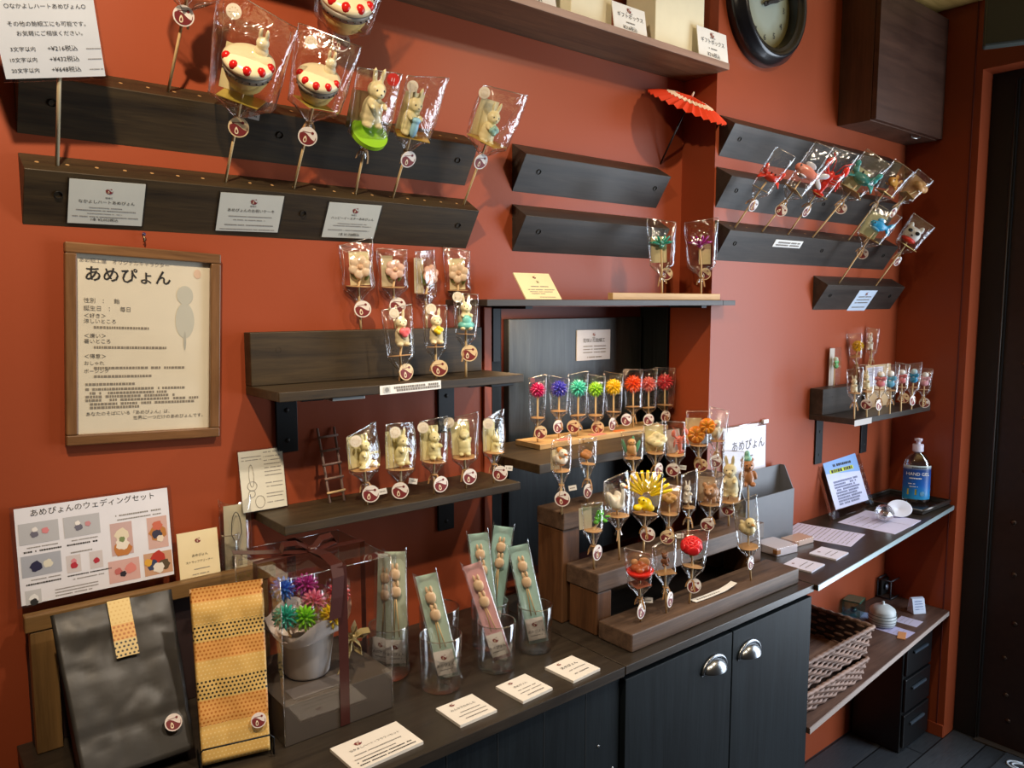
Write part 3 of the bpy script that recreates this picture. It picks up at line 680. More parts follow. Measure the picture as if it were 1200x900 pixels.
def swan():
    N = [(0, -12-5*math.sin(t*2.6), 14+26*t, 3.2-0.8*t, 3.2-0.8*t, 3.4) for t in [k/9 for k in range(10)]]
    B = [(0, 0, 12, 10, 15, 10), (0, 15, 18, 5, 8, 4, 35, 0, 0), (8, 4, 18, 3, 12, 8, 20, 0, 0), (-8, 4, 18, 3, 12, 8, 20, 0, 0), (0, -17, 41, 3.8, 5, 3.6)]+N
    return [('body', blob(B, candy_mat('#f4efe2', .25))), ('beak', ells([(0, -23, 39.5, 1.6, 4, 1.4)], candy_mat('#d8752a'))), ('eyes', ells([(-3.2, -19, 42, .9, .9, .9), (3.2, -19, 42, .9, .9, .9)], candy_mat(BLK)))], 0.045
def peacock():
    b = MB(); mt = candy_mat('#f2d213', .2)
    for k in range(11):
        a = math.radians(20+140*k/10); d = Vector((math.cos(a), 0.12, math.sin(a)))
        b.tube([Vector((0, .004, .022))+d*.006, Vector((0, .004, .022))+d*.020, Vector((0, .004, .022))+d*.035], lambda t: .0014+.0013*math.sin(t*PI*0.9), mt, 7)
    t = b.mesh('tail')
    return [('body', blob([(0, -2, 13, 9, 11, 9), (-3, -9, 19, 6, 6, 6), (-8, -14, 10, 6, 6, 4.5), (7, -4, 9, 6, 6, 5)], candy_mat('#f0cf14', .25))), ('tail_feathers', t), ('eyes', ells([(-6, -14.5, 21, 1, 1, 1), (0, -14.5, 21, 1, 1, 1)], candy_mat(BLK)))], 0.055
def frog(c='#59b53a'):
    return [('body', blob([(0, 0, 11, 9, 9, 8), (0, -3, 20, 8.5, 7, 6), (-5, -5, 26, 3, 3, 3), (5, -5, 26, 3, 3, 3), (10, -4, 5, 4.5, 7, 4), (-10, -4, 5, 4.5, 7, 4), (14, -8, 14, 2.4, 6, 2.4, 0, 0, 60), (-12, -8, 14, 2.4, 6, 2.4)], candy_mat(c, .25))), ('eyes', ells([(-5, -7.6, 26.6, 1.4, 1, 1.4), (5, -7.6, 26.6, 1.4, 1, 1.4)], candy_mat(BLK)))], 0.03
def fish(c, c2=None, belly=None):
    P = [('body', blob([(0, 0, 18, 17, 7, 9), (-11, 0, 18, 8, 6.5, 7), (14, 0, 20, 6, 4, 5)], candy_mat(c, .22))), ('fins', blob([(24, 0, 27, 9, 2, 4.5, 0, -35, 0), (24, 0, 14, 9, 2, 4, 0, 35, 0), (0, 0, 29, 9, 1.8, 5), (-2, -8, 10, 6, 4, 2), (-2, 8, 10, 6, 4, 2)], candy_mat(c2 or c, .22), smooth=2)), ('eyes', ells([(-13, -5.6, 21, 1.6, 1, 1.6), (-13, 5.6, 21, 1.6, 1, 1.6)], candy_mat(BLK)))]
    if belly: P.append(('belly', blob([(-4, 0, 13, 13, 6, 5.5)], candy_mat(belly, .3))))
    return P, 0.038
def lobster(c):
    B = [(0, 0, 26, 6.5, 6, 11)]+[(0, 0, 16-4*k, 6-0.6*k, 5.2-0.5*k, 3.2) for k in range(4)]+[(5*s, 0, 0, 3.4, 2, 5, 0, 40*s, 0) for s in (-1, 0, 1)]
    B += [(9*s, -3, 34, 2.6, 2.6, 8, 0, 40*s, 0) for s in (-1, 1)]+[(14*s, -4, 44, 5, 3, 8, 0, -10*s, 0) for s in (-1, 1)]
    b = MB()
    for s in (-1, 1):
        for k in range(3): b.tube([(s*.004, -.003, .02+.004*k), (s*.013, -.006, .022+.004*k), (s*.017, -.008, .014+.004*k)], .0011, candy_mat(c, .25), 6)
        b.tube([(s*.003, -.004, .036), (s*.007, -.006, .05), (s*.016, -.004, .058)], .0007, candy_mat(c, .25), 5)
    return [('body', blob(B, candy_mat(c, .22))), ('legs', b.mesh('legs'))], 0.056
def crab(c):
    B = [(0, 0, 14, 14, 9, 8)]+[(15*s, -4, 20, 5, 4, 5) for s in (-1, 1)]+[(17*s, -6, 27, 4, 3, 6, 0, 20*s, 0) for s in (-1, 1)]
    b = MB()
    for s in (-1, 1):
        for k in range(3): b.tube([(s*.010, -.002-.003*k, .011), (s*.019, -.004-.003*k, .012-.003*k), (s*.022, -.004-.003*k, .003)], .0014, candy_mat(c, .25), 6)
    return [('body', blob(B, candy_mat(c, .22))), ('legs', b.mesh('legs')), ('eyes', ells([(-4, -8, 21, 1.6, 1.4, 2), (4, -8, 21, 1.6, 1.4, 2)], candy_mat(BLK)))], 0.032
def bear(c='#8a5a34', wear=None):
    P = [('body', blob([(0, 0, 12, 10, 9, 12), (0, -1, 29, 9.5, 8.5, 8.5), (-7, 0, 37, 3.2, 2.4, 3.2), (7, 0, 37, 3.2, 2.4, 3.2), (0, -8, 27, 4, 3.4, 3.2), (10, -3, 15, 3.4, 4, 7, 0, -15, 0), (-10, -3, 15, 3.4, 4, 7, 0, 15, 0), (6, -5, 2, 4.5, 6, 3.6), (-6, -5, 2, 4.5, 6, 3.6)], candy_mat(c, .3))), ('eyes', ells([(-3.6, -8.8, 31, 1, .9, 1.1), (3.6, -8.8, 31, 1, .9, 1.1), (0, -11.2, 28, 1.4, 1, 1)], candy_mat(BLK)))]
    if wear: P.append(('hat', blob([(0, 0, 39, 7, 6, 5), (0, 0, 46, 4, 4, 5)], candy_mat(wear, .3))))
    return P, 0.042
def pig(c='#b98a62'):
    return [('body', blob([(0, 2, 14, 13, 14, 12), (0, -10, 19, 10, 8, 9), (0, -18, 17, 4.5, 3.5, 3.6), (-8, -9, 28, 4, 2.5, 4.5), (8, -9, 28, 4, 2.5, 4.5), (7, -7, 3, 4, 4, 5), (-7, -7, 3, 4, 4, 5), (7, 9, 3, 4, 4, 5), (-7, 9, 3, 4, 4, 5)], candy_mat(c, .3))), ('eyes', ells([(-4.5, -16.6, 22, 1.1, 1, 1.1), (4.5, -16.6, 22, 1.1, 1, 1.1)], candy_mat(BLK)))], 0.034
def lumps(c, c2=None):
    return [('body', blob([(-7, -2, 12, 10, 9, 8.5), (7, -1, 13, 10, 9, 8), (0, -5, 8, 11, 8, 7), (0, 0, 19, 8, 7, 6)], candy_mat(c, .35))), ('dimples', ells([(-5, -10.4, 12, 1.2, .8, .8), (5, -10, 12, 1.2, .8, .8)], candy_mat(c2 or '#7a5a30')))], 0.027
def oranges():
    b = MB(); 
    for (cx, cz, rx) in ((-6, 14, 12), (9, 26, 11)):
        t = MB(); t.lathe([(0.0001, -0.003), (rx*.00098, -0.003), (rx*.001, 0), (rx*.00098, 0.003), (0.0001, 0.003)], candy_mat('#e88312', .25), 28, mat4=Matrix.Rotation(PI/2, 4, 'X'))
        me = t.mesh('o'); b.merge_mesh(me, candy_mat('#e88312', .25), Matrix.Translation((cx*.001, -.002, cz*.001)), True)
        for k in range(8):
            a = k*PI/4+.2; b.ell(((cx+rx*.55*math.cos(a))*.001, -.0052, (cz+rx*.55*math.sin(a))*.001), (rx*.00036, .0012, rx*.00017), candy_mat('#f4a53a', .15), (0, -a, 0))
    return [('slices', b.mesh('oranges'))], 0.038
def crane_stick(c1, c2):   # small animal between leaves
    return [('body', blob([(0, -2, 14, 8, 8, 10), (0, -4, 26, 7, 6, 6), (5, 0, 6, 4, 5, 5), (-5, 0, 6, 4, 5, 5)], candy_mat(c1, .3))), ('leaf', ells([(-11, 2, 18, 3.4, 2, 13, 0, -18, 0), (11, 2, 16, 3.4, 2, 12, 0, 22, 0), (4, 5, 24, 3, 2, 11, 0, 8, 0)], candy_mat(c2, .3))), ('eyes', ells([(-2.6, -9.4, 27, .9, .8, .9), (2.6, -9.4, 27, .9, .8, .9)], candy_mat(BLK)))], 0.034
def bowl_food():
    b = MB(); b.lathe([(0.0001, 0), (0.009, 0.001), (0.016, 0.007), (0.0185, 0.012), (0.0165, 0.012), (0.0001, 0.010)], candy_mat('#cf2a20', .22), 30); bo = b.mesh('bowl')
    return [('bowl', bo), ('filling', blob([(-6, 0, 15, 7, 7, 6), (6, 1, 15, 7, 7, 6), (0, -6, 14, 6, 6, 5), (2, 4, 20, 6, 5, 5)], candy_mat('#a9552c', .3))), ('biscuit', ells([(6, 3, 22, 8, 2.2, 7, 0, 15, 0), (-7, 2, 22, 5, 4, 5)], candy_mat('#c88f5e', .4)))], 0.03
def wrapped_bow(c, c2='#f3f0ea'):
    return [('body', blob([(0, 0, 12, 8, 6, 11), (0, -1, 27, 7.5, 7, 7)], candy_mat(c2, .3))), ('bow', blob([(-6, -4, 19, 6, 3, 5, 0, 15, 0), (6, -4, 19, 6, 3, 5, 0, -15, 0), (0, -5, 19, 2.5, 3, 2.5), (0, -3, 8, 9, 6, 7)], candy_mat(c, .25)))], 0.036
def cat_face(c1, c2, c3):
    return [('body', blob([(0, 0, 14, 14, 10, 13), (-9, 0, 26, 4, 3, 6), (9, 0, 26, 4, 3, 6)], candy_mat(c1, .25))), ('mask', ells([(-6, -8.5, 19, 4, 2.5, 3), (6, -8.5, 19, 4, 2.5, 3), (0, -10, 13, 2, 1.5, 1.2)], candy_mat(c2, .25))), ('bib', blob([(0, -4, 5, 12, 9, 5)], candy_mat(c3, .25)))], 0.034
def candy(key):
    if key not in _CM:
        k, a = key[0], key[1:]
        _CM[key] = {'bunny': lambda: bunny(*a), 'disc_bunny': lambda: disc_bunny(*a), 'cake': cake, 'flower': lambda: flower(*a), 'mum': lambda: mum(*a), 'lily': lambda: lily(*a), 'rose': lambda: rose(*a), 'bird': lambda: bird(*a), 'swan': swan, 'peacock': peacock, 'frog': lambda: frog(*a), 'fish': lambda: fish(*a), 'lobster': lambda: lobster(*a), 'crab': lambda: crab(*a), 'bear': lambda: bear(*a), 'pig': lambda: pig(*a), 'lumps': lambda: lumps(*a), 'oranges': oranges, 'leafy': lambda: crane_stick(*a), 'bowl': bowl_food, 'bow': lambda: wrapped_bow(*a), 'cat': lambda: cat_face(*a)}[k]()
    return _CM[key]

# ------------------------------------------------------------------ wrapper, tag and the whole sweet on a stick
_tagm = {}
def tag_meshes(R, cream):
    k = (round(R, 4), cream)
    if k not in _tagm:
        base = plain('#ecd3a8', .5) if cream else plain('#f3ece6', .45)
        b = MB(); b.disc((0, 0, 0), R, 0.0014, base, 'y', 32); d = b.mesh('tag')
        b = MB(); logo_shapes(b, 0, 0, R, -0.0011, 0.0003); l = b.mesh('emblem'); _tagm[k] = (d, l)
    return _tagm[k]
def wrapper_mesh(zc, zt, W, neck, seed, dep=0.55, skew=0.0, taper=0.84):
    r = random.Random(seed); vs, fs = [], []; N = 28
    H = zt-zc
    rows = [(zt, 0.5*W, 0.0009, 0), (zt-0.10*H, 0.497*W, 0.10*dep*W, .3), (zt-0.25*H, 0.49*W, 0.30*dep*W, .6), (zt-0.45*H, 0.475*W, 0.46*dep*W, 1), (zt-0.7*H, 0.455*W, 0.5*dep*W, 1), (zc+0.02*H, 0.5*taper*W, 0.48*dep*W, 1), (zc-0.004, 0.5*taper*W*0.96, 0.47*dep*W, .8)]
    ck = zc-neck
    rows += [(zc-neck*0.35, 0.30*W, 0.34*dep*W, 1.2), (zc-neck*0.7, 0.14*W, 0.17*W, 1.5), (ck, 0.0046, 0.0046, .4), (ck-0.006, 0.0058, 0.0058, .5), (ck-0.013, 0.0095, 0.0085, 1.4)]
    ph = r.uniform(0, 6); 
    for i, (z, a, bb, cr) in enumerate(rows):
        for k in range(N):
            t = 2*PI*k/N; e = 0.62 if i < 7 else 0.95
            cx = math.copysign(abs(math.cos(t))**e, math.cos(t)); sy = math.copysign(abs(math.sin(t))**(e*1.1), math.sin(t))
            wob = 1 + cr*0.035*math.sin(5*t+ph+i*1.3) + (cr*0.10*math.sin(9*t+ph) if i >= 7 else 0)
            p = Vector((cx*a*wob, sy*bb*wob, z))
            if i == 0: p.y += 0.0025*math.sin(3.1*t+ph)
            p.z += skew*W*(p.x/(0.5*W))*(1 if i == 0 else 0.6 if i == 1 else 0.25 if i == 2 else 0)
            if i < 7: p += Vector((r.uniform(-1, 1), r.uniform(-1, 1), r.uniform(-.5, .5)))*0.0009*cr
            vs.append(p)
    n = len(rows)
    for i in range(n-1):
        for k in range(N): fs.append((i*N+k, i*N+(k+1) % N, (i+1)*N+(k+1) % N, (i+1)*N+k))
    b = MB(); b.add(vs, fs, BAGF, True)
    for k0 in (0, N//2): b.tube([vs[i*N+k0] for i in range(7)], 0.00055, SEAM_GLINT, 5)
    b.tube([vs[k] for k in range(N)]+[vs[0]], 0.00055, SEAM_GLINT, 5, cap=False)
    for k0 in (3, N//2-3) if seed % 2 else (N//2+3, N-4): b.tube([vs[i*N+k0] for i in range(1, 6)], 0.0004, SEAM_GLINT, 5)
    for k0 in (1, 5, 9, 13, 18, 23): b.tube([vs[i*N+k0] for i in range(6, n)], 0.0004, SEAM_GLINT, 5)  # added bright threads draw highlights along the gathered folds
    me = b.mesh('wrapper')
    return me
def sheet_of(root, local_pt):  # lift a tag clear of the bag
    return local_pt
NL = [0]
def lolly(label, base, col_px, top_px, wpx, tag_px, kind, cpx, cpy, lean=(0, 0, 1), rel=0, tang=0, group=None, card=None, sticker=None, disc=True, crot=0, price=None, tag2=True, bag=True, plate=None, ctilt=0, dep=0.55, cream=False, cat='wrapped sweet', name='candy_lollipop', skew=None, tagr=0.0165, neck=None, taper=0.84, straps=True):
    NL[0] += 1; sd = NL[0]
    base = Vector(base); n = Vector((1, 0, 0)).cross(Vector(lean))
    top = at_plane(*top_px, base, n); ax = (top-base).normalized()
    P = lambda px: at_plane(px[0], px[1], base, n)
    front = CAM-base; front = (front-ax*front.dot(ax)).normalized()
    front = Matrix.Rotation(math.radians(rel), 3, ax) @ front
    yv = -front; xv = yv.cross(ax)
    M4 = Matrix(((xv.x, yv.x, ax.x, base.x), (xv.y, yv.y, ax.y, base.y), (xv.z, yv.z, ax.z, base.z), (0, 0, 0, 1)))
    root = thing(name, label, cat, mw=M4, group=group); Mi = M4.inverted()
    H = (top-base).length; zc = (P(col_px)-base).dot(ax); d = depth(base); W = wpx*d/F_PX
    cz0 = Mi @ P(cpx); parts, h0 = candy(kind); sc = cpy*d/F_PX/h0
    cb = Vector((cz0.x, 0, cz0.z-0.5*h0*sc))
    neck = neck if neck else min(0.60*W, 0.032)
    # stick
    b = MB(); b.tube([(0, 0, 0.0003), (0, 0, zc*0.5), (0, 0, zc), (cb.x*0.9, 0, cb.z+0.10*h0*sc)], 0.00235, STICK, 8); b.build('stick', root)
    # candy
    Rc = Matrix.Translation(cb) @ Matrix.Rotation(math.radians(crot), 4, 'Z') @ Matrix.Rotation(math.radians(ctilt), 4, 'X') @ Matrix.Scale(sc, 4)
    main = link('candy', parts[0][1], root, mw=Rc)
    for nm, me in parts[1:]: link(nm, me, main)
    rl = -math.radians(rel)
    if bag:
        if disc:
            b = MB(); rr = W*(0.27 if kind[0] == 'cake' else 0.38)
            if plate: b.prism([(-rr, -rr*.8), (rr, -rr*.8), (rr, rr*.8), (-rr, rr*.8)], -0.0006, 0.0006, plain(plate, .3, .4), 'z')
            else: b.disc((0, 0, 0), rr, 0.0010, plain('#c79a68', .6), 'z', 24)
            b.build('base_disc', root, loc=(0, 0, zc+0.001), rot=(random.uniform(-.07, .07), random.uniform(-.06, .06), sd))
        if skew is None: skew = random.uniform(-0.10, 0.14)
        link('wrapper', wrapper_mesh(zc, H, W, neck, sd, dep, skew, taper), root)
        if card:
            cw, ch = card[0]*W, card[1]*(H-zc); b = MB(); b.box((-cw/2, dep*W*0.28, zc+0.003), (cw/2, dep*W*0.28+0.0008, zc+0.003+ch), plain(card[2] if len(card) > 2 else '#e9dcae', .6)); b.build('backing_card', root, loc=(card[3]*W if len(card) > 3 else 0, 0, 0))
    zt = zc-neck
    if straps:
        b = MB(); sg = 1 if sd % 2 else -1
        b.lathe([(0.0048, -0.002), (0.0062, -0.001), (0.0062, 0.001), (0.0048, 0.002)], KRAFT, 14, c=(0, 0, zt), closed=True)
        b.ribbon([(0.004*sg, -0.005, zt), (0.007*sg, -0.007, zt-0.012), (0.009*sg, -0.006, zt-0.024)], 0.0038, lambda i: (1, 0.3, 0.2), KRAFT)
        b.ribbon([(-0.004*sg, 0.004, zt), (-0.009*sg, 0.004, zt-0.008), (-0.011*sg, 0.004, zt-0.018)], 0.0038, lambda i: (1, 0.3, 0.2), KRAFT)
        b.build('twist_tie', root)
    if tag_px:
        tl = Mi @ P(tag_px); R = tagr; dm, lm = tag_meshes(R, cream)
        off = Matrix.Rotation(rl, 3, 'Z') @ Vector((0, -0.011, 0))
        t = link('round_tag', dm, root, mw=Matrix.Translation(tl+off) @ Matrix.Rotation(rl+math.radians(tang), 4, 'Z') @ Matrix.Rotation(random.uniform(-.25, .25), 4, 'Y'))
        link('emblem', lm, t)
        b = MB(); b.tube([(0, -0.0005, R*0.86), (0, 0.004, R*1.05), (-0.002, 0.012, max(R*1.0, 0.010))], 0.0005, KRAFT, 5); b.build('cord', t)
    if sticker:
        px, rr, sc_ = sticker[0], sticker[1], sticker[2] if len(sticker) > 2 else '#f0e4cf'
        sl = Mi @ P(px); yb = -(dep*W*0.5)*min(1.0, max(0.12, (H-sl.z)/(0.5*(H-zc)+1e-6)))-0.0015
        if abs(sl.x) > W*0.3: yb *= 0.55
        b = MB(); b.disc((0, 0, 0), rr, 0.0006, plain(sc_, .5), 'y', 24)
        s_ = b.build('round_sticker', root, mw=Matrix.Translation((sl.x, yb, sl.z)) @ Matrix.Rotation(rl*0.6, 4, 'Z'))
        if len(sticker) > 3:
            b = MB(); put_text(b, sticker[3], 0, -0.3*rr, rr*0.8, plain('#ffffff', .5), y=-0.0006); b.build('lettering', s_)
        else:
            b = MB()
            for k in range(9): b.disc((rr*.55*math.cos(k*.7), -0.0005, rr*.55*math.sin(k*.7)), rr*.09, 0.0002, plain('#d9c49a', .5), 'y', 6)
            b.build('printed_marks', s_)
    if price:
        pl_ = Mi @ P(price); off = Matrix.Rotation(rl, 3, 'Z') @ Vector((0, -0.006, 0))
        b = MB(); b.box((-0.0085, -0.0004, -0.0055), (0.0085, 0.0004, 0.0055), PAPER); t = b.build('price_tag', root, mw=Matrix.Translation(pl_+off) @ Matrix.Rotation(rl, 4, 'Z') @ Matrix.Rotation(random.uniform(-.3, .3), 4, 'Y'))
        b = MB(); put_dashes(b, -0.006, 0.006, 0.0, 0.0022, GREY_INK, -0.0006, sd); b.build('lettering', t)
    return root
def on_rail(px, y0, z0): return at_plane(px[0], px[1], (0, y0, z0), LEAN)

GA, GB_, GC, GD, GE = 'cake and rabbit sweets leaning out of the long rails', 'pale flower sweets on the back board', 'cream rabbit sweets on the tall shelf', 'plain cream rabbit sweets on the lower shelf', 'bright flower sweets in the niche'
GS, GR, GM = 'animal sweets on the stepped stand', 'sea creature sweets leaning out of the right wall rails', 'small sweets on the corner shelf'
# --- long rails
lolly('wrapped sweet cut off by the photo top, beside the white notice on a stick', on_rail((197, 107), 0, 1.902), (221, -12), (240, -105), 78, (215.5, 17), ('bunny', '#efe0ae', 'heart', '#d99a92'), (229, -45), 70, lean=LEAN, rel=10, group=GA, tagr=.0155, cat='wrapped sweet', disc=False)
lolly('wrapped strawberry cake sweet cut off by the photo top, highest of the three cakes', on_rail((378, 124), 0, 1.902), (402, 26), (424, -70), 76, (400, 48), ('cake',), (408, 0), 72, lean=LEAN, rel=-5, group=GA, plate='#c8a648')
lolly('leftmost wrapped strawberry cake sweet, in a wide clear bag', on_rail((264, 213), 0, 1.767), (285, 116), (304, 8), 84, (280, 147), ('cake',), (293, 72), 68, lean=LEAN, rel=-6, group=GA, plate='#c8b04c', sticker=((273, 14), .0115), price=(298, 135), cream=True, card=(.45, .5, '#ead9a2', -.1), skew=-.09)
lolly('wrapped strawberry cake sweet directly below another cake, second from the left on its rail', on_rail((344, 221), 0, 1.767), (368, 122), (387, 41), 68, (361, 158), ('cake',), (375, 92), 58, lean=LEAN, rel=-8, group=GA, plate='#c8b04c', sticker=((364, 50), .0105), card=(.4, .5, '#ead9a2'), skew=0)
lolly('wrapped rabbit sweet standing on a lime green message disc with a red round sticker', on_rail((416, 228), 0, 1.767), (431, 156), (446, 83), 54, None, ('disc_bunny', '#8fc52c'), (438, 120), 74, lean=LEAN, rel=30, group=GA, disc=False, sticker=((459, 92), .0112, '#d8352a', '11'), skew=0, card=(.5, .6, '#a98a6c', -.2))
lolly('wrapped rabbit sweet hugging a pale blue cone, right of the green disc one', on_rail((460, 232), 0, 1.767), (481, 158), (502, 90), 50, (479, 185), ('bunny', '#eadca8', 'cone', '#8fc0d8'), (484, 130), 52, lean=LEAN, rel=32, group=GA, plate='#c8a648', sticker=((482, 100), .0105), tang=35, skew=.08, card=(.5, .65, '#e9dcae', -.1))
lolly('wrapped rabbit sweet holding a pale teal bunch, alone at the right end of the rail', on_rail((543, 240), 0, 1.767), (572, 166), (593, 106), 58, (564, 188), ('bunny', '#efe2b0', 'bouquet', '#a8d8cc'), (576, 144), 46, lean=LEAN, rel=30, group=GA, plate='#c8a648', sticker=((568, 109), .0115), tang=40, card=(.4, .7, '#e9dcae', -.15))
# --- pale flowers on the back board
for (lab, bp, cp, tp, w_, tg, k, c, ch, cd_, rl) in (
    ('pale peach flower sweet with a cream card, leftmost on the back board', (423, 388.5), (422, 336), (417, 283), 38, (425, 362), ('flower', '#f3d6b4'), (422, 313), 30, (.72, .75), 0),
    ('pale pink flower sweet second on the back board, above the sweet with the pink heart', (463, 389), (461, 337), (459, 292), 36, (466, 358), ('flower', '#efc3ab'), (462, 316), 26, (.5, .8, '#cfc09a', -.2), 12),
    ('peach flower sweet turned sideways, third on the back board', (500, 390), (500, 345), (498, 294), 30, None, ('flower', '#eeb99c'), (503, 322), 27, (.5, .8, '#cfc09a', -.2), 45),
    ('pale cream flower sweet at the right end of the back board', (538, 390.5), (536, 341), (535, 292), 31, None, ('flower', '#f1d2ad'), (537, 320), 26, (.6, .75), 5)):
    lolly(lab, Vector((at_y(bp[0], bp[1], -0.016).x, -0.016, 1.4892)), cp, tp, w_, tg, k, c, ch, rel=rl, group=GB_, card=cd_, disc=True, taper=.95, neck=.03)
# --- rabbit sweets on the tall shelf
lolly('wrapped rabbit sweet holding a pink heart, standing on the tall shelf', at_z(471, 445.5, 1.392), (470, 417), (465, 360), 37, (476, 435), ('bunny', '#f0e2b6', 'heart', '#ee6f74'), (470, 384), 43, rel=20, group=GC, sticker=((461, 367), .0095), tang=35, cream=True)
lolly('wrapped rabbit sweet holding a yellow bouquet, standing on the tall shelf', at_z(511, 443.5, 1.392), (511, 407), (510, 358), 29, (515, 431), ('bunny', '#f0e2b6', 'bouquet', '#f0cf22'), (511, 382), 42, rel=15, group=GC, sticker=((505, 362), .0105), cream=True)
lolly('wrapped rabbit sweet in a pale turquoise dress, standing at the right of the tall shelf', at_z(546, 442, 1.392), (546, 392), (546, 344), 29, (550, 413.5), ('bunny', '#f0e2b6', 'dress', '#7fd3c8'), (546, 366), 41, rel=10, group=GC, sticker=((537, 348), .0105), cream=True)
# --- plain rabbits on the lower shelf
for i, (lab, bp, cp, tp, w_, tg, ps, c, ch, rl, tgn, sk, pr) in enumerate((
    ('cream rabbit sweet kicking with one arm out, beside the toy ladder', (430, 592), (430, 549), (424, 503), 42, (434.5, 577), 'kick', (428, 528), 40, 38, 5, .13, (448, 575)),
    ('cream rabbit sweet second in the row of five on the lower shelf, facing right', (470, 585), (471, 550), (469, 496), 40, (469, 573.5), 'stand', (471, 523), 44, 36, 0, -.02, (484, 563)),
    ('cream rabbit sweet in the middle of the row of five on the lower shelf', (509, 579), (509, 541), (508, 491), 36, (516.5, 566), 'stand', (509, 518), 40, 26, 30, .05, None),
    ('cream rabbit sweet seen from behind before its cream card, fourth in the row of five', (546, 572.5), (546, 535.5), (542, 487), 36, (550.5, 557), 'back', (544, 514), 39, 0, 30, .10, None),
    ('cream rabbit sweet at the right end of the row of five on the lower shelf', (579, 565.5), (578, 530), (579, 485), 31, (586, 553.5), 'stand', (581, 518), 31, 45, 10, .14, (596, 548)))):
    st = [(413, 516.5), (459.5, 506), (495.5, 501), (526, 497), (569, 496)][i]
    lolly(lab, at_z(bp[0], bp[1], 1.158), cp, tp, w_, tg, ('bunny', '#ece0a6', None, None, ps), c, ch, rel=rl, tang=tgn, group=GD, card=(.6, .8, '#e6dca6', -.1), sticker=(st, .0112), skew=sk, price=pr, neck=.026, dep=.62)
# --- niche flowers on pale wooden bases
NZ = 1.191
def wood_base(label, a, b_, h=.013):
    b = MB(); b.box((a[0], a[1], NZ+0.0004), (b_[0], b_[1], NZ+h), palewood('x'), .0008); return tag(b.build('flower_stand'), label, 'display base')
wood_base('left pale wooden base under the magenta and blue flower sweets', (1.222, -.022), (1.365, .070))
wood_base('right pale wooden base under the green to red flower sweets', (1.372, -.020), (1.700, .070))
b = MB(); b.box((1.50, -.010, NZ+.0134), (1.535, .004, NZ+.0150), plain('#e0782e', .6), .0003); tag(b.build('orange_slip'), 'small orange slip lying on the right pale base in the niche', 'slip')
for i in range(2):
    b = MB(); b.box((1.29+.12*i, -.018, NZ+.0134), (1.335+.12*i, .005, NZ+.0146), plain('#d98a80', .6), .0003)
    tag(b.build('price_slip'), ('small pink slip below the blue flower sweet in the niche', 'small pink slip below the green flower sweet in the niche')[i], 'slip')
for i, (lab, cx, top, col, w_, tg, cy, hexc, tgn, cr, cd_) in enumerate((
    ('magenta flower sweet, leftmost in the niche row', 630, 441, 490, 21, (633.5, 506), 457, '#d81b6e', 20, True, None),
    ('violet blue flower sweet in a pointed bag, second in the niche row', 655, 442, 482, 24, (654, 499), 456, '#3f3fc0', 45, False, None),
    ('turquoise flower sweet, third in the niche row', 677.5, 437, 487, 23, (672, 499), 456, '#4cc9b4', 0, True, None),
    ('lime green flower sweet in the middle of the niche row', 698, 440, 487, 22, (700.5, 500), 456, '#8fd022', 0, True, None),
    ('golden yellow flower sweet, fifth in the niche row', 719, 437, 483, 22, (717.5, 496), 454, '#f0c60a', 60, False, None),
    ('orange flower sweet, sixth in the niche row', 742, 433, 477, 22, (734, 491), 451, '#f0571c', 30, False, None),
    ('salmon pink flower sweet between the orange and the red ones in the niche', 760, 433, 478, 20, (760, 491), 450, '#ea7468', 30, False, None),
    ('bright red flower sweet at the right end of the niche row', 779, 431, 475, 24, (780, 487), 448, '#e22a34', 40, False, None))):
    bs = Vector((at_y(cx, 500, 0.010 + .004*(i % 2)).x, 0.010+.004*(i % 2), NZ+.0134))
    lolly(lab, bs, (cx-1, col), (cx, top), w_, tg, ('mum', hexc, 13+(i % 3), 84-6*(i % 4)), (cx, cy), 19, rel=0, tang=tgn, group=GE, cream=cr, neck=.022, sticker=((cx-6, top+5), .006, '#e8a0b0') if i == 0 else None)
# --- stepped stand, back step
Z3, Z2, Z1 = 1.0934, 0.9814, 0.8844
def step_lolly(lab, z, bp, cp, tp, w_, tg, k, c, ch, **kw): return lolly(lab, at_z(bp[0], bp[1], z), cp, tp, w_, tg, k, c, ch, group=GS, **kw)
step_lolly('white and orange bird sweet, leftmost on the back step', Z3, (658, 603), (658, 552), (658, 513), 26, (659, 583), ('bird', '#f2e3cf', '#d8762a', '#e9a04c'), (657, 535), 25, rel=30, price=(671, 571), neck=.03, card=(.5, .6, '#e6dcb6', -.2))
step_lolly('small brown capped sweet in a shiny bag, second on the back step', Z3, (688, 588), (688, 544), (689, 514), 23, (689, 574), ('lumps', '#b9783a', '#5a3a1c'), (687, 532), 13, rel=30, tang=55, neck=.035)
step_lolly('tan creature among green leaves, wrapped, on the back step beside the niche', Z3, (743, 580), (743, 537), (741, 506), 26, (743, 560), ('leafy', '#d8a56a', '#54a07a'), (740, 524), 24, rel=15, tang=50)
step_lolly('cream rounded sweet with a wide cream card on the back step', Z3, (769, 574), (770, 530), (767, 496), 26, (772, 549), ('lumps', '#eadcaa', '#a08a50'), (769, 514), 20, rel=10, tang=55, card=(.8, .85, '#e6dca6'))
step_lolly('salmon pink shrimp sweet under a shiny bag fold on the back step', Z3, (794, 571), (794, 532), (789, 494), 28, (788.5, 549), ('lobster', '#e9806a'), (795, 514), 30, rel=20, price=(800, 547), card=(.6, .7, '#d8cfc4'))
step_lolly('orange fruit slices sweet before a cream card on the back step', Z3, (819, 564), (818, 522), (818, 482), 26, (821.5, 544), ('oranges',), (821, 504), 32, rel=0, card=(.7, .75, '#e9dcae', -.2), cream=True)
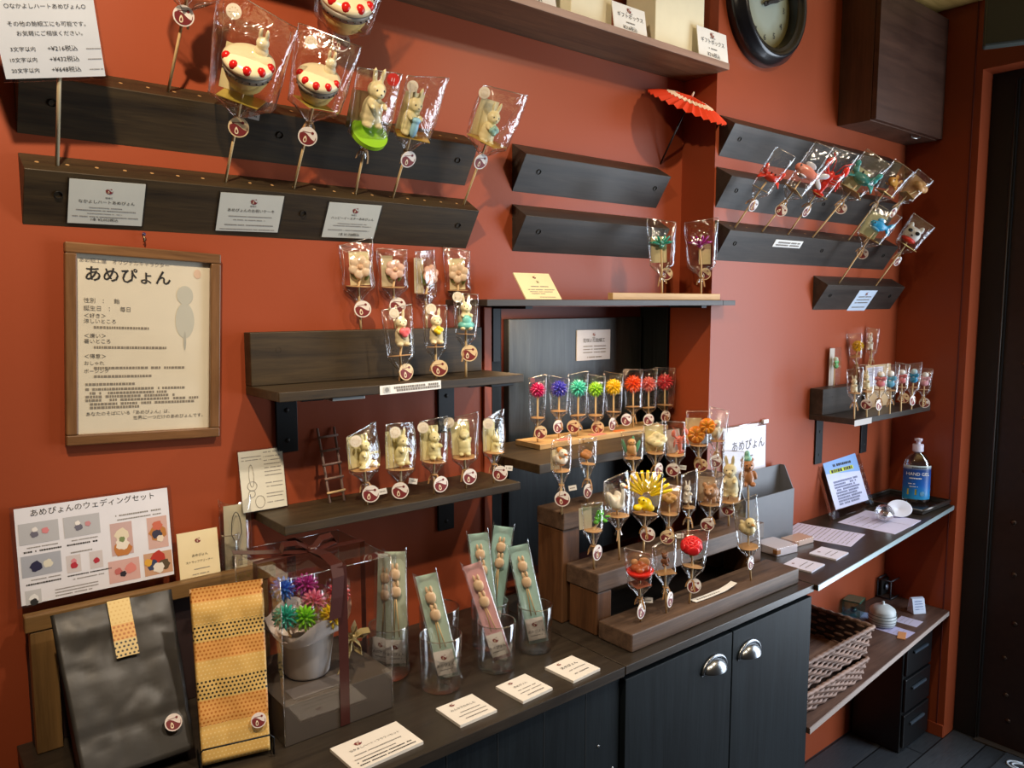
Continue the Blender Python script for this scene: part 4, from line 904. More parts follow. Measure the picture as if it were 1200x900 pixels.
step_lolly('white penguin sweet with a red beak, rightmost on the back step', Z3, (838, 560), (840, 517), (843, 479), 22, (838.5, 540), ('bird', '#efe9d6', '#c03a24', '#e6dfc6', None, True), (839, 503), 24, rel=-10, tang=20)
# --- middle step
step_lolly('green frog sweet, leftmost on the middle step', Z2, (696, 667), (699, 620), (694, 590), 28, (700, 645.5), ('frog',), (701, 604), 18, rel=30, tang=55, card=(.6, .8, '#c9c3ab', -.25), neck=.034)
step_lolly('white swan sweet with a bent neck in a square bag on the middle step', Z2, (726, 656), (727, 603), (722, 558), 35, None, ('swan',), (722, 581), 38, rel=35, skew=.10, neck=.03)
step_lolly('bright yellow peacock sweet with a fanned tail on the middle step', Z2, (754, 648), (756, 602), (758, 554), 38, (759, 625), ('peacock',), (757, 578), 48, rel=-10, skew=.05, neck=.03)
step_lolly('tan dumpling shaped sweet before a beige card on the middle step', Z2, (783, 639), (784, 602), (785, 568), 27, (782, 628), ('lumps', '#cf9a50', '#7a5322'), (784, 583), 15, rel=0, card=(.95, .9, '#c7a27c'), cream=True, price=(797, 627))
step_lolly('pale sweet in a narrow pointed bag between the tan dumpling and the brown pig', Z2, (806, 631), (806, 595), (808, 553), 20, None, ('bunny', '#e4ddcf'), (806, 576), 26, rel=20, skew=.2)
step_lolly('brown pig sweet before a beige card on the middle step', Z2, (832, 622), (833, 591), (832, 554), 31, (829, 613), ('pig',), (834, 574), 24, rel=-15, card=(.7, .8, '#c9b49a', -.2), dep=.6)
step_lolly('large pale cream rabbit sweet without visible bag folds in front of the white poster', Z2, (854, 616), (857, 584), (852, 528), 38, (853, 595), ('bunny', '#efe3b8'), (856, 556), 48, rel=-5, neck=.02, taper=.7)
step_lolly('brown bear sweet with a teal hat in front of the white poster', Z2, (877, 608), (877, 578), (877, 535), 26, None, ('bear', '#b0774c', '#8fd0c0'), (876, 552), 34, rel=20, disc=False, bag=False, straps=False)
# --- front step
step_lolly('red bowl of brown morsels sweet at the left of the front step', Z1, (751, 728), (751, 684), (748, 646), 32, (751.5, 713), ('bowl',), (750, 665), 26, rel=-5, tang=60, price=(760, 702), plate='#a8654a', neck=.028)
step_lolly('small brown bear sweet second on the front step', Z1, (781, 718), (784, 669), (778, 634), 29, (785, 700), ('bear', '#7a4a2c'), (779, 654), 17, rel=20, tang=68, skew=.2, plate='#c79a68', neck=.032)
step_lolly('red rose sweet third on the front step', Z1, (808, 707), (811, 664), (815, 621), 31, (813.5, 685), ('rose', '#dc2a2e'), (811, 638), 26, rel=0, tang=25, skew=.12, neck=.03)
step_lolly('cream bird sweet with a teal gleam, alone at the right end of the front step', Z1, (880, 680), (880, 639), (873, 585), 29, (879.5, 657), ('bird', '#eadcaa', '#b98a4a'), (876, 615), 28, rel=25, tang=66, skew=.1, neck=.03)

# --- right wall rails
def rail_lolly(lab, z, bp, cp, tp, w_, tg, k, c, ch, **kw): return lolly(lab, on_rail(bp, YR, z), cp, tp, w_, tg, k, c, ch, lean=LEAN, group=GR, plate='#c2a052', **kw)
rail_lolly('red crab sweet in a wrapper, leftmost on the right wall rail', 1.763, (861, 267), (893, 223), (921, 178), 26, (883, 241), ('crab', '#dd3f2c'), (903, 206), 20, rel=15, tang=55)
rail_lolly('pink fish sweet under a broad shiny fold, second on the right wall rail', 1.763, (893, 271.5), (928, 222), (970, 172), 29, (915, 247), ('fish', '#e78f7c', '#cfd3e2'), (946, 201), 30, rel=10, tang=10)
rail_lolly('red lobster sweet in a wrapper, third on the right wall rail', 1.763, (923, 275), (958, 228), (992, 177), 30, (945, 248), ('lobster', '#e0301f'), (972, 207), 44, rel=15, tang=60)
rail_lolly('teal sea turtle coloured sweet before a pale card, fourth on the right wall rail', 1.763, (952, 278.5), (1000, 231), (1030, 184), 33, (985, 245), ('crab', '#3f9c9c'), (1011, 209), 26, rel=-5, card=(.6, .6, '#d8d6b2', -.15))
rail_lolly('amber coloured sweet above the blue whale, fifth on the right wall rail', 1.763, (994, 281.5), (1038, 229), (1060, 194), 26, None, ('fish', '#cf9340', '#b9772c'), (1047, 213), 22, rel=5, crot=60)
rail_lolly('tan block shaped sweet nearest the corner on the right wall rail', 1.763, (1012, 284), (1063, 234), (1085, 205), 23, (1046, 250), ('lumps', '#d09c62', '#7a4a2a'), (1076, 220), 15, rel=10, tang=60, card=(.9, .8, '#c9935c'))
rail_lolly('bright blue whale sweet before a pale card on the shortest rail', 1.627, (983, 332), (1021, 281), (1041, 246), 33, (1011, 297), ('fish', '#2f9fd0', '#2f9fd0', '#8fd0e6'), (1030, 264), 22, rel=0, card=(.6, .75, '#dfe3b8', -.15), crot=30)
rail_lolly('white, black and red faced sweet at the right of the shortest rail', 1.627, (1026, 335), (1062, 288), (1083, 258), 28, (1052, 306), ('cat', '#ece8e0', '#15161c', '#d8382c'), (1070, 273), 24, rel=5, tang=60)
# --- corner shelf
def cs(lab, z, bp, cp, tp, w_, tg, k, c, ch, y=None, **kw):
    b_ = at_z(bp[0], bp[1], z) if y is None else Vector((at_y(bp[0], bp[1], y).x, y, z))
    return lolly(lab, b_, cp, tp, w_, tg, k, c, ch, group=GM, tagr=.0165, **kw)
CZ1, CZ2 = 1.1924, 1.2744
cs('yellow ball sweet behind the rabbits, left of the two tallest on the corner shelf', CZ2, (1005, 448), (1006, 416), (1001, 391), 16, None, ('mum', '#e8b90a', 13, 80), (1005, 404), 14, y=YR-.022, rel=0)
cs('white rabbit sweet, right of the two tallest on the corner shelf', CZ2, (1019, 448), (1019, 411), (1023, 385), 14, None, ('bunny', '#f0e8d8'), (1020, 400), 20, y=YR-.022, rel=10)
cs('cream rabbit sweet at the left front of the corner shelf', CZ1, (1001, 491), (1001, 461), (1002, 432), 18, None, ('bunny', '#efe4c4'), (1001, 450), 20, rel=10)
cs('cream rabbit sweet second at the front of the corner shelf', CZ1, (1015.5, 489), (1016, 459), (1016, 428), 17, (1015.5, 473), ('bunny', '#eee0b8'), (1015, 445), 22, rel=10)
cs('pink bow sweet beside the cream rabbits on the corner shelf', CZ1, (1029.5, 487), (1031, 457), (1032, 428), 16, (1030, 474), ('bow', '#e58a96'), (1032, 444), 20, rel=0, tang=60)
cs('light blue bow sweet in the middle of the corner shelf', CZ1, (1042.5, 485), (1043, 458), (1045, 428), 17, None, ('bow', '#6cb8dc'), (1043, 444), 22, rel=0)
cs('salmon pink bow sweet right of the light blue one on the corner shelf', CZ1, (1055.5, 482), (1057, 454), (1058, 426), 15, (1059, 466), ('bow', '#e27f80'), (1057, 441), 18, rel=0, cream=True)
cs('deep blue bow sweet second from the right on the corner shelf', CZ1, (1068, 480), (1070, 454), (1071, 426), 17, (1069.5, 469), ('bow', '#2f9ccc', '#bfe0ee'), (1071, 440), 18, rel=0, tang=60)
cs('white and pink bow sweet at the right end of the corner shelf', CZ1, (1081, 477), (1083, 457), (1085, 432), 15, (1083.5, 472), ('bow', '#e8a9b4'), (1084, 444), 18, rel=0)
# clear tube sweet with a green bow, on the back board
p0 = Vector((at_y(977, 452, YR-.022).x, YR-.022, CZ2)); tb = thing('candy_tube', 'slim clear tube with a green bow, alone at the left of the corner shelf', 'wrapped sweet', p0)
Ht = px2m(46, p0); b = MB(); b.box((-.017, -.013, .001), (.017, .013, Ht), film('tube_clear', base=.06, edge=.35, clear=.95, bump=.3)); b.build('clear_case', tb)
b = MB(); b.box((-.015, .009, .002), (.015, .0105, Ht-.004), plain('#cfc8c0', .6)); b.build('backing_card', tb)
for n_, m_ in candy(('bow', '#58b060', '#d8ecd4'))[0]: link('bow' if n_ == 'bow' else 'candy', m_, tb, mw=Matrix.Translation((0, -.002, Ht*.45)) @ Matrix.Scale(1.15, 4))
b = MB(); b.tube([(0, 0, .001), (0, 0, Ht*.5)], .002, STICK); b.build('stick', tb)

# ------------------------------------------------------------------ notices, cards and posters
GREYP = plain('#cfd2cb', .5); LAM = film('laminate', base=.07, edge=.3, clear=.93, bump=.05, bscale=4)
# white notice on a stick, top left
nb = on_rail((67, 194), 0, 1.767); nn = Vector((1, 0, 0)).cross(LEAN); q = lambda x, y: at_plane(x, y, nb, nn)
BLn, BRn = q(5, 97), q(127, 93); zn = q(12.5, 0)-BLn; xn = (BRn-BLn).normalized(); TLn = BLn+(zn-xn*zn.dot(xn)).normalized()*.205; TRn = TLn+(BRn-BLn)
nt_, W, H, M4 = sheet('notice_board', 'white laminated notice with yen prices on a stick, top left corner', 'notice', TLn, TRn, BLn, .002, plain('#e3e7ec', .4),
    texts=[('3文字以内', .12, .205, .052, 'LEFT'), ('+¥216税込', .46, .205, .062, 'LEFT'), ('10文字以内', .09, .135, .052, 'LEFT'), ('+¥432税込', .46, .135, .062, 'LEFT'), ('20文字以内', .09, .065, .052, 'LEFT'), ('+¥648税込', .46, .065, .062, 'LEFT'),
           ('その他の飴細工にも可能です。', .52, .365, .054), ('お気軽にご相談ください。', .53, .305, .054), ('○なかよしハートあめぴょん○', .52, .475, .054), ('○あめぴょんのお祝いケーキ○', .52, .575, .054)],
    dashes=[(.83, .97, .215, .014), (.83, .97, .145, .014), (.83, .97, .075, .014)], laminate=LAM)
Mi = M4.inverted(); b = MB(); e0 = Mi @ nb; e1 = Mi @ q(70.5, 95); b.tube([e0+Vector((0, .0, 0.0005)), Vector((e1.x, .0052, .002)), Vector((e1.x+(e1.x-e0.x)*1.2, .0052, .12))], .003, plain('#d9c9a4', .5)); b.build('stick', nt_)
# price cards on the long rail's sloping front
FN = Vector((0, -.839, -.545)); FP = Vector((0, -.050, 1.737))+FN*.0018
def rail_card(label, c, p0=FP, **kw):
    a = [at_plane(x, y, p0, FN) for x, y in c]
    return sheet('price_card', label, 'price card', a[0], a[1], a[2], .0012, GREYP, **kw)
rail_card('grey price card reading 2,052 yen, leftmost of three on the long rail', [(80, 207.5), (174, 215), (76.5, 262)], logo=(.52, .77, .055), texts=[('飴細工', .52, .60, .032), ('なかよしハートあめぴょん', .50, .49, .060), ('1本 ¥2,052税込', .48, .10, .055)], dashes=[(.28, .70, .39, .018), (.12, .88, .33, .020), (.26, .74, .26, .016), (.08, .92, .19, .020)], laminate=LAM, group=None)
rail_card('grey price card in the middle of three on the long rail', [(257.5, 224), (335.5, 229), (250.5, 271)], logo=(.53, .80, .06), texts=[('飴細工', .53, .66, .032), ('あめぴょんのお祝いケーキ', .51, .53, .060)], dashes=[(.18, .84, .41, .020), (.26, .74, .32, .020), (.14, .88, .19, .024), (.08, .92, .08, .020)], laminate=LAM)
rail_card('grey price card reading 1,728 yen, rightmost of three on the long rail', [(384, 235.5), (448.5, 240), (375, 278.5)], logo=(.52, .80, .065), texts=[('飴細工', .51, .65, .034), ('ハッピーイースターあめぴょん', .50, .54, .056), ('1本 ¥1,728税込', .50, .09, .060)], dashes=[(.25, .78, .42, .02), (.18, .88, .36, .02), (.10, .90, .24, .022)], laminate=LAM)
# framed poster
fp = [at_y(74, 282.5, -.016), at_y(257.5, 298, -.016), at_y(78, 523, -.016)]
x_ = (fp[1]-fp[0]); z_ = fp[0]-fp[2]; W = x_.length; H = z_.length
mw = frame3(fp[2]+x_.normalized()*W/2, x_, z_); mw.translation.y = -.0165
pf = thing('framed_poster', 'brown wooden framed poster with black handwriting and a grey figure, hung on the left wall', 'poster', mw=mw)
fw = wood('frame_brown', '#5a3c22', '#8a623c', 'x', rough=.4); fz = wood('frame_brown', '#5a3c22', '#8a623c', 'z', rough=.4)
fb = .0165
b = MB(); b.box((-W/2, 0, 0), (W/2, .016, fb), fw, .002); b.build('frame_rail', pf); b = MB(); b.box((-W/2, 0, H-fb), (W/2, .016, H), fw, .002); b.build('frame_rail', pf)
b = MB(); b.box((-W/2, .0002, fb+.0002), (-W/2+fb, .016, H-fb-.0002), fz, .002); b.build('frame_stile', pf); b = MB(); b.box((W/2-fb, .0002, fb+.0002), (W/2, .016, H-fb-.0002), fz, .002); b.build('frame_stile', pf)
b = MB(); b.box((-W/2+fb, .010, fb), (W/2-fb, .0155, H-fb), plain('#e9dfc8', .5)); ps = b.build('poster_sheet', pf)
iw, ih = W-2*fb, H-2*fb; U = lambda u: -iw/2+u*iw; V = lambda v: fb+v*ih; yy = .0094
b = MB()
put_text(b, 'あめぴょん', U(.050), V(.862), .0265, INK, 'LEFT', yy, sx=1.0)
put_text(b, 'あめぴょん', U(.054), V(.860), .0265, INK, 'LEFT', yy-.0001, sx=1.0)
put_text(b, 'あめ細工屋　オリジナルキャラクター', U(.02), V(.957), .0080, GREY_INK, 'LEFT', yy)
dk = plain('#5a534c', .7)
for s_, u, v, z in (('性別　：　飴', .05, .735, .0088), ('誕生日　：　毎日', .05, .692, .0088), ('＜好き＞', .05, .652, .0082), ('涼しいところ', .05, .622, .0080), ('＜嫌い＞', .05, .540, .0082), ('暑いところ', .05, .510, .0080), ('＜得意＞', .05, .425, .0082), ('おしゃれ', .05, .388, .0074), ('ポージング', .05, .343, .0074), ('あなたのそばにいる『あめぴょん』は、', .06, .102, .0074), ('世界に一つだけのあめぴょんです。', .40, .070, .0074)):
    put_text(b, s_, U(u), V(v), z, dk, 'LEFT', yy)
for k, (u0, u1, v) in enumerate(((.12, .52, .598), (.12, .66, .486), (.12, .80, .370), (.12, .55, .322), (.06, .42, .278), (.06, .80, .250), (.09, .66, .228), (.06, .72, .208), (.06, .92, .188), (.09, .88, .166), (.09, .45, .146))):
    put_dashes(b, U(u0), U(u1), V(v), .0040, plain('#8d8476', .7), yy, k)
b.build('lettering', ps)
b = MB(); cl = plain('#c9c7b8', .6); cl2 = plain('#b5b3a6', .6)
def flat(pts, m, y_): b.add([(p[0], y_, p[1]) for p in pts], [tuple(range(len(pts)))], m)
def oval(cx, cz, rx, rz, m, y_): flat([(cx+rx*math.cos(k*PI/14), cz+rz*math.sin(k*PI/14)) for k in range(28)], m, y_)
oval(U(.80), V(.65), .0155, .030, cl, yy); oval(U(.80), V(.80), .0135, .016, cl, yy-.0001); oval(U(.80), V(.53), .0022, .016, cl2, yy-.0001)
b.build('grey_figure', ps)
b = MB(); oval(U(.90), V(.93), .006, .008, plain('#e3c3a8', .6), yy); b.build('red_stamp', ps)
b = MB(); b.box((-W/2+fb, .0065, fb), (W/2-fb, .0072, H-fb), film('poster_glazing', base=.02, edge=.4, clear=.98, bump=0.0)); b.build('glazing', pf)
hk = at_y(168, 279, -.004); b = MB(); b.tube([(0, .003, .006), (0, -.004, .004), (0, -.006, -.002), (0, -.004, -.006), (0, .0, -.006)], .0013, plain('#8a7a5a', .3, .9)); b.lathe([(.0001, .001), (.003, .0008), (.003, 0)], plain('#3a2a50', .3), 12, mat4=Matrix.Translation((0, -.004, .006)) @ Matrix.Rotation(PI/2, 4, 'X'))
o_ = b.build('picture_hook', None, loc=hk); tag(o_, 'small metal picture hook on the wall above the framed poster', 'hook')

# cream boxes and price cards on the gift shelf
def gift_box(label, x0, x1, y0, h, hexc='#efe7c8'):
    t = thing('gift_box', label, 'box', ((x0+x1)/2, y0, GZ+.0006)); w_ = (x1-x0)
    b = MB(); b.box((-w_/2, 0, 0), (w_/2, .095, h), plain(hexc, .5), .0015); b.build('body', t)
    b = MB(); b.box((-w_/2-.0015, -.0015, h*.62), (w_/2+.0015, .0965, h+.0015), plain(hexc, .5), .0015); b.build('lid', t); return t
def X_at(px, y): return at_y(px, 40, y).x
gift_box('cream gift box at the left end of the shelf top, cut by the photo edge', X_at(560, -.11), X_at(652, -.11)-.012, -.115, .26, '#e9e2cc')
gift_box('cream gift box in the middle, between two white price cards', X_at(668, -.11), X_at(716, -.11), -.112, .26)
gift_box('cream gift box at the right end of the high shelf', X_at(767, -.11), X_at(824, -.11), -.112, .26)
def shelf_card(label, c, first):
    a = [at_y(x, y, -.132) for x, y in c]; lo = GZ+.0008
    BL = Vector((a[0].x, -.134, lo)); TL = Vector((a[0].x, -.124, a[0].z)); TR = Vector((a[1].x, -.124, a[0].z))
    return sheet('price_card', label, 'price card', TL, TR, BL, .002, WHITE, logo=(.5, .84, .075), texts=[('ギフトボックス', .52, .52, .115), ('¥216税込', .48, .10, .105)] if first else [('ギフトボックス', .5, .52, .115), ('¥216税込', .5, .10, .105)], dashes=[(.35, .65, .36, .045), (.42, .60, .72, .03)])
shelf_card('white price card leaning at the left of the high shelf, cut by the photo top', [(596, -32), (652, -18)], 1)
shelf_card('white price card leaning between the two right cream boxes', [(720, -1), (758.5, 8)], 1)
shelf_card('white price card at the right end of the high shelf beside the clock', [(819.5, 28), (854, 38)], 0)

# slanted cream card and flower sweets on the thin niche shelf
SZ = 1.549
cw = thing
BLc, BRc = at_y(617, 349.5, -.120), at_y(658.5, 350, -.120); BLc.z = BRc.z = SZ+.0008
hh = (at_y(617, 350, -.1).z-at_y(604, 313, -.1).z)
TLc = BLc+Vector((-.010, .045, .058)); sheet('price_card', 'slanted cream price card propped on the thin shelf above the niche', 'price card', TLc, TLc+(BRc-BLc), BLc, .003, plain('#ecdcab', .6), logo=(.52, .84, .05), texts=[('飴', .55, .62, .07)], dashes=[(.30, .80, .48, .035), (.18, .92, .36, .03), (.20, .85, .28, .025), (.22, .6, .21, .025), (.4, .85, .08, .025)])
x0, x1 = at_y(716, 340, -.12).x, at_y(842, 340, -.12).x
tb = thing('flower_stand', 'long pale wooden base holding two flower sweets on the thin shelf', 'display base', (x0, -.126, SZ+.0004))
b = MB(); b.box((0, 0, 0), (x1-x0, .016, .0165), palewood('x'), .001); b.build('block', tb)
def fl(lab, bp, cp, tp, w_, tg, hexc, c, **kw): lolly(lab, Vector((at_y(bp, 330, -.118).x, -.118, SZ+.0171)), cp, tp, w_, tg, ('lily', hexc), c, 20, tagr=.0155, **kw)
fl('turquoise flower sweet on the pale wooden base above the niche', 776, (776, 309), (775, 258), 33, (781, 321), '#33b79c', (775, 284), group=None, card=(.55, .6, '#e9dcae', -.1), cream=True, disc=False, tang=10)
fl('purple magenta flower sweet on the pale wooden base above the niche', 822, (822, 311), (822, 258), 38, (826, 321), '#b0178a', (820, 284), group=None, card=(.35, .45, '#e0cf9e', .1), cream=True, disc=False)
# card on the black panel
a = [at_y(x, y, NY-.025) for x, y in ((676, 387), (715, 386), (676, 423))]
sheet('price_card', 'pale grey notice card on the black panel inside the niche', 'price card', a[0], a[1], a[2], .004, plain('#d5dae2', .5), logo=(.5, .86, .05), texts=[('飴細工', .5, .72, .035), ('花咲いた飴細工', .5, .60, .095)], dashes=[(.18, .45, .46, .03), (.5, .85, .46, .03), (.18, .45, .36, .03), (.5, .85, .36, .03), (.18, .45, .26, .03), (.5, .85, .26, .03), (.3, .75, .1, .035)])
# label strip on the tall shelf's front edge
a = [at_y(x, y, -.1512) for x, y in ((445.5, 452.5), (517, 445.5), (445.5, 463))]
sheet('label_strip', 'white label strip on the front edge of the tall dark shelf', 'label', a[0], a[1], a[2], .001, WHITE, dashes=[(.22, .97, .66, .045), (.22, .97, .34, .045)], photos=[(.05, .18, .16, .85, '#c9c9c4', [(.5, .5, .3, '#8f8f8c')])])
# small cards on the right wall rails
p3 = Vector((0, YR-.050, 1.763-.030))+FN*.0018
a = [at_plane(x, y, p3, FN) for x, y in ((908, 280.5), (940, 283), (905, 289))]
sheet('label_strip', 'small white label on the front of the rail with leaning sweets', 'label', a[0], a[1], a[2], .001, WHITE, dashes=[(.08, .92, .65, .05), (.08, .92, .3, .05)])
p4 = Vector((0, YR-.050, 1.627-.030))+FN*.0018
a = [at_plane(x, y, p4, FN) for x, y in ((1007, 340.5), (1028, 340.5), (991.5, 365))]
sheet('price_card', 'tilted pale blue card on the shortest rail', 'price card', a[0], a[1], a[2], .001, plain('#c9d9ec', .5), logo=(.5, .86, .07), dashes=[(.15, .85, .7, .05), (.15, .85, .56, .05), (.15, .85, .42, .05), (.15, .85, .2, .05)])
# card behind the sweets on the corner shelf
cx_ = at_y(1035, 430, YR-.02); 
a = [Vector((at_y(1018, 420, YR-.06).x, YR-.052, 1.335)), Vector((at_y(1047, 420, YR-.06).x, YR-.052, 1.335)), Vector((at_y(1018, 420, YR-.06).x, YR-.060, 1.1932))]
sheet('price_card', 'tan and white card standing behind the bow sweets on the corner shelf', 'price card', a[0], a[1], a[2], .002, plain('#d9b98e', .6), dashes=[(.1, .6, .9, .03), (.1, .6, .84, .03), (.1, .6, .78, .03)], photos=[(.04, .5, .66, .95, '#d6d3e2', [(.5, .6, .2, '#b7b2c8')])])
a = [Vector((at_y(1001, 497, YR-.156).x, YR-.1562, 1.190)), Vector((at_y(1021, 495, YR-.156).x, YR-.1562, 1.190)), Vector((at_y(1001, 505, YR-.156).x, YR-.1562, 1.172))]
sheet('label_strip', 'clear label holder on the front edge of the corner shelf', 'label', a[0], a[1], a[2], .001, plain('#b9b4b0', .3))

# ------------------------------------------------------------------ red paper umbrella
ub = on_rail((772, 196), 0, 1.902); un = Vector((1, 0, 0)).cross(LEAN); uc = at_plane(808, 119, ub, un)
ua = (uc-ub).normalized(); R3 = ua.to_track_quat('Z', 'Y').to_matrix().to_4x4(); R3.translation = ub
um = thing('paper_umbrella', 'small red paper umbrella with a white ring, stuck in the end of the empty rail', 'umbrella', mw=R3)
HL = (uc-ub).length; b = MB(); b.tube([(0, 0, .0005), (0, 0, HL)], .0024, plain('#1c1512', .4)); b.build('pole', um)
NS = 28; prof = [(.003, .014), (.045, .007), (.066, .002), (.085, -.004), (.112, -.015)]
def pleat(mb, j0, j1, m, dz):
    vs, fs = [], []
    for k in range(NS*2):
        a_ = PI*k/NS
        for r_, z_ in prof[j0:j1+1]: vs.append((r_*math.cos(a_)*(1 if k % 2 else .975), r_*math.sin(a_)*(1 if k % 2 else .975), HL+z_+dz+(.003*r_/.11 if k % 2 else -.003*r_/.11)))
    n = j1-j0+1
    for k in range(NS*2):
        for j in range(n-1): fs.append((k*n+j, ((k+1) % (NS*2))*n+j, ((k+1) % (NS*2))*n+j+1, k*n+j+1))
    mb.add(vs, fs, m)
RED = plain('#e0401c', .6)
b = MB(); pleat(b, 0, 4, RED, 0); cn = b.build('canopy', um)
b = MB(); pleat(b, 1, 2, plain('#f3d9c0', .6), .0009); b.build('white_ring', cn)
b = MB()
for k in range(NS): b.tube([(.006*math.cos(2*PI*k/NS), .006*math.sin(2*PI*k/NS), HL+.008), (.108*math.cos(2*PI*k/NS), .108*math.sin(2*PI*k/NS), HL-.018)], .0006, plain('#b98a55', .6), 5)
b.build('ribs', um)
b = MB(); b.lathe([(.0001, .026), (.002, .025), (.003, .014), (.0001, .012)], plain('#e8d7c4', .5), 12, c=(0, 0, HL)); b.build('cap', um)

# ------------------------------------------------------------------ toy ladder and rabbit sketch card on the lower shelf
LZ2 = 1.1584
lb = [Vector((at_y(386.5, 582, -.045).x, -.045, LZ2)), Vector((at_y(403, 580, -.045).x, -.045, LZ2))]
ltop = [Vector((at_y(371.5, 502, -.004).x, -.005, at_y(371.5, 502, -.004).z)), Vector((at_y(391, 500, -.004).x, -.005, at_y(391, 500, -.004).z))]
ld = thing('toy_ladder', 'little twig ladder leaning on the wall at the left of the rabbit sweets', 'ladder', lb[0])
TW = wood('twig', '#85695a', '#b3968a', 'z', rough=.7)
for i in range(2):
    b = MB(); b.tube([lb[i]-lb[0]+Vector((0, 0, .0005)), (lb[i]+ltop[i])/2-lb[0]+Vector((.001, 0, 0)), ltop[i]-lb[0]], .0026, TW, 7); b.build('rail', ld)
for k in range(5):
    t = .14+.185*k; p, q_ = lb[0].lerp(ltop[0], t), lb[1].lerp(ltop[1], t+.01); d = (q_-p).normalized()
    b = MB(); b.tube([p-lb[0]-d*.004+Vector((0, -.004, 0)), q_-lb[0]+d*.004+Vector((0, -.004, 0))], .0024, TW if k else STICK, 7); b.build('rung', ld)
a = [Vector((at_y(276, 530, -.006).x, -.004, at_y(276, 529, -.006).z)), Vector((at_y(330.5, 527, -.006).x, -.004, at_y(276, 529, -.006).z)), Vector((at_y(283, 590, -.02).x, -.022, LZ2+.0006))]
sk, W, H, _ = sheet('sketch_card', 'white sheet with line drawings and small print leaning on the wall at the shelf end', 'paper', a[0], a[1], a[2], .001, plain('#ded9c6', .6), dashes=[(.55, .92, v, .028) for v in (.93, .86, .80, .74, .68, .62, .56, .44, .38, .27, .22, .13)]+[(.08, .5, .88, .025), (.08, .5, .83, .025)], laminate=LAM)
b = MB()
for c_, r1, r2 in (((-.24, .58), .05, .22), ((-.24, .42), .10, .09), ((-.10, .16), .10, .12), ((-.26, .30), .07, .07)):
    b.tube([((c_[0]+r1*math.cos(k*PI/10))*W, -.001, (c_[1]+r2*math.sin(k*PI/10)*.8)*H) for k in range(21)], .0004, GREY_INK, 4)
b.build('line_drawing', sk)

# ------------------------------------------------------------------ rack with paper bags at the lower left
RKW = wood('rack_oak', '#5b4226', '#8d6b40', 'x', rough=.45); RKZ = wood('rack_oak', '#5b4226', '#8d6b40', 'z', rough=.45)
rk = thing('display_rack', 'brown wooden rack with a top bar on the left end of the counter', 'rack', (.152, -.054, ZC))
RT_ = 1.062-ZC
b = MB(); b.box((.0, -.002, RT_-.020), (.395, .018, RT_+.006), RKW, .002); b.build('front_bar', rk)
b = MB(); b.box((.004, .0185, RT_-.018), (.385, .052, RT_-.006), RKW, .001); b.build('ledge', rk)
b = MB(); b.box((.006, 0, .0005), (.042, .022, RT_-.0205), RKZ, .002); b.build('leg', rk)
b = MB(); b.box((.345, 0, .0005), (.380, .022, RT_-.0205), RKZ, .002); b.build('leg', rk)
b = MB(); b.box((.006, .028, .0005), (.386, .050, RT_-.0185), plain('#2a1714', .7), .001); b.build('back_panel', rk)
# wedding set sign
a = [at_y(9.5, 595, -.010), at_y(199, 574, -.010), at_y(15, 714, -.030)]
a[2] = Vector((a[0].x+.001, -.030, 1.0745)); a[1].z = a[0].z
def ph(u0, v0, u1, v1, bg, bl): return (u0, v0, u1, v1, bg, bl)
G_ = '#b9b9bd'
sheet('wedding_sign', 'large white photo sign about a wedding set, left behind the wooden rack', 'sign', a[0], a[1], a[2], .0015, plain('#e4e3ea', .45),
    texts=[('あめぴょんのウェディングセット', .50, .885, .052)], laminate=LAM,
    dashes=[(.08, .27, .575, .011), (.06, .28, .535, .016, INK), (.34, .50, .575, .011), (.31, .50, .535, .016, INK), (.08, .26, .255, .011), (.06, .26, .215, .016, INK), (.33, .46, .455, .014), (.30, .57, .225, .013, INK), (.33, .52, .185, .011), (.62, .92, .755, .016), (.63, .92, .71, .013), (.22, .48, .115, .011), (.22, .48, .085, .011), (.22, .44, .055, .011)],
    photos=[ph(.04, .61, .27, .82, G_, [(.38, .45, .10, '#6d6a78'), (.40, .66, .07, '#e9e4e0'), (.66, .55, .09, '#d9868a')]), ph(.30, .61, .52, .82, G_, [(.40, .45, .11, '#6d6a78'), (.38, .65, .07, '#efe9e4'), (.66, .55, .08, '#c9898e')]),
            ph(.04, .29, .27, .50, '#a9acb6', [(.36, .45, .15, '#2b2a48'), (.66, .5, .12, '#dcd6c4')]), ph(.30, .255, .385, .43, '#cfc6c6', [(.5, .65, .2, '#d98a92'), (.5, .4, .25, '#b5303e')]), ph(.44, .255, .52, .43, '#cfc6c6', [(.5, .45, .24, '#b5303e')]),
            ph(.58, .34, .72, .68, '#c8a8a4', [(.5, .62, .32, '#e0d3b8'), (.5, .2, .4, '#c07a3e'), (.5, .34, .3, '#eadfcf'), (.5, .48, .14, '#7a8a58')]), ph(.82, .34, .955, .68, '#d0aaa0', [(.5, .5, .42, '#b97a3c'), (.45, .45, .25, '#3b3a4c'), (.5, .72, .25, '#c96a52'), (.6, .3, .18, '#e8d6be')]),
            ph(.55, .06, .75, .29, '#d3a9a2', [(.7, .55, .18, '#d9857c'), (.3, .5, .12, '#c06a64'), (.45, .35, .10, '#2f2a32')]), ph(.78, .06, .97, .30, '#c79a7a', [(.5, .75, .25, '#b5382c'), (.3, .45, .2, '#3a4260'), (.7, .4, .2, '#5a4a34'), (.5, .3, .2, '#e6ddd0'), (.15, .6, .14, '#d9a43c')]),
            ph(.05, .02, .14, .16, '#c3c3c6', [(.5, .4, .3, '#e6e6e6'), (.5, .15, .25, '#2b2a2c')])])
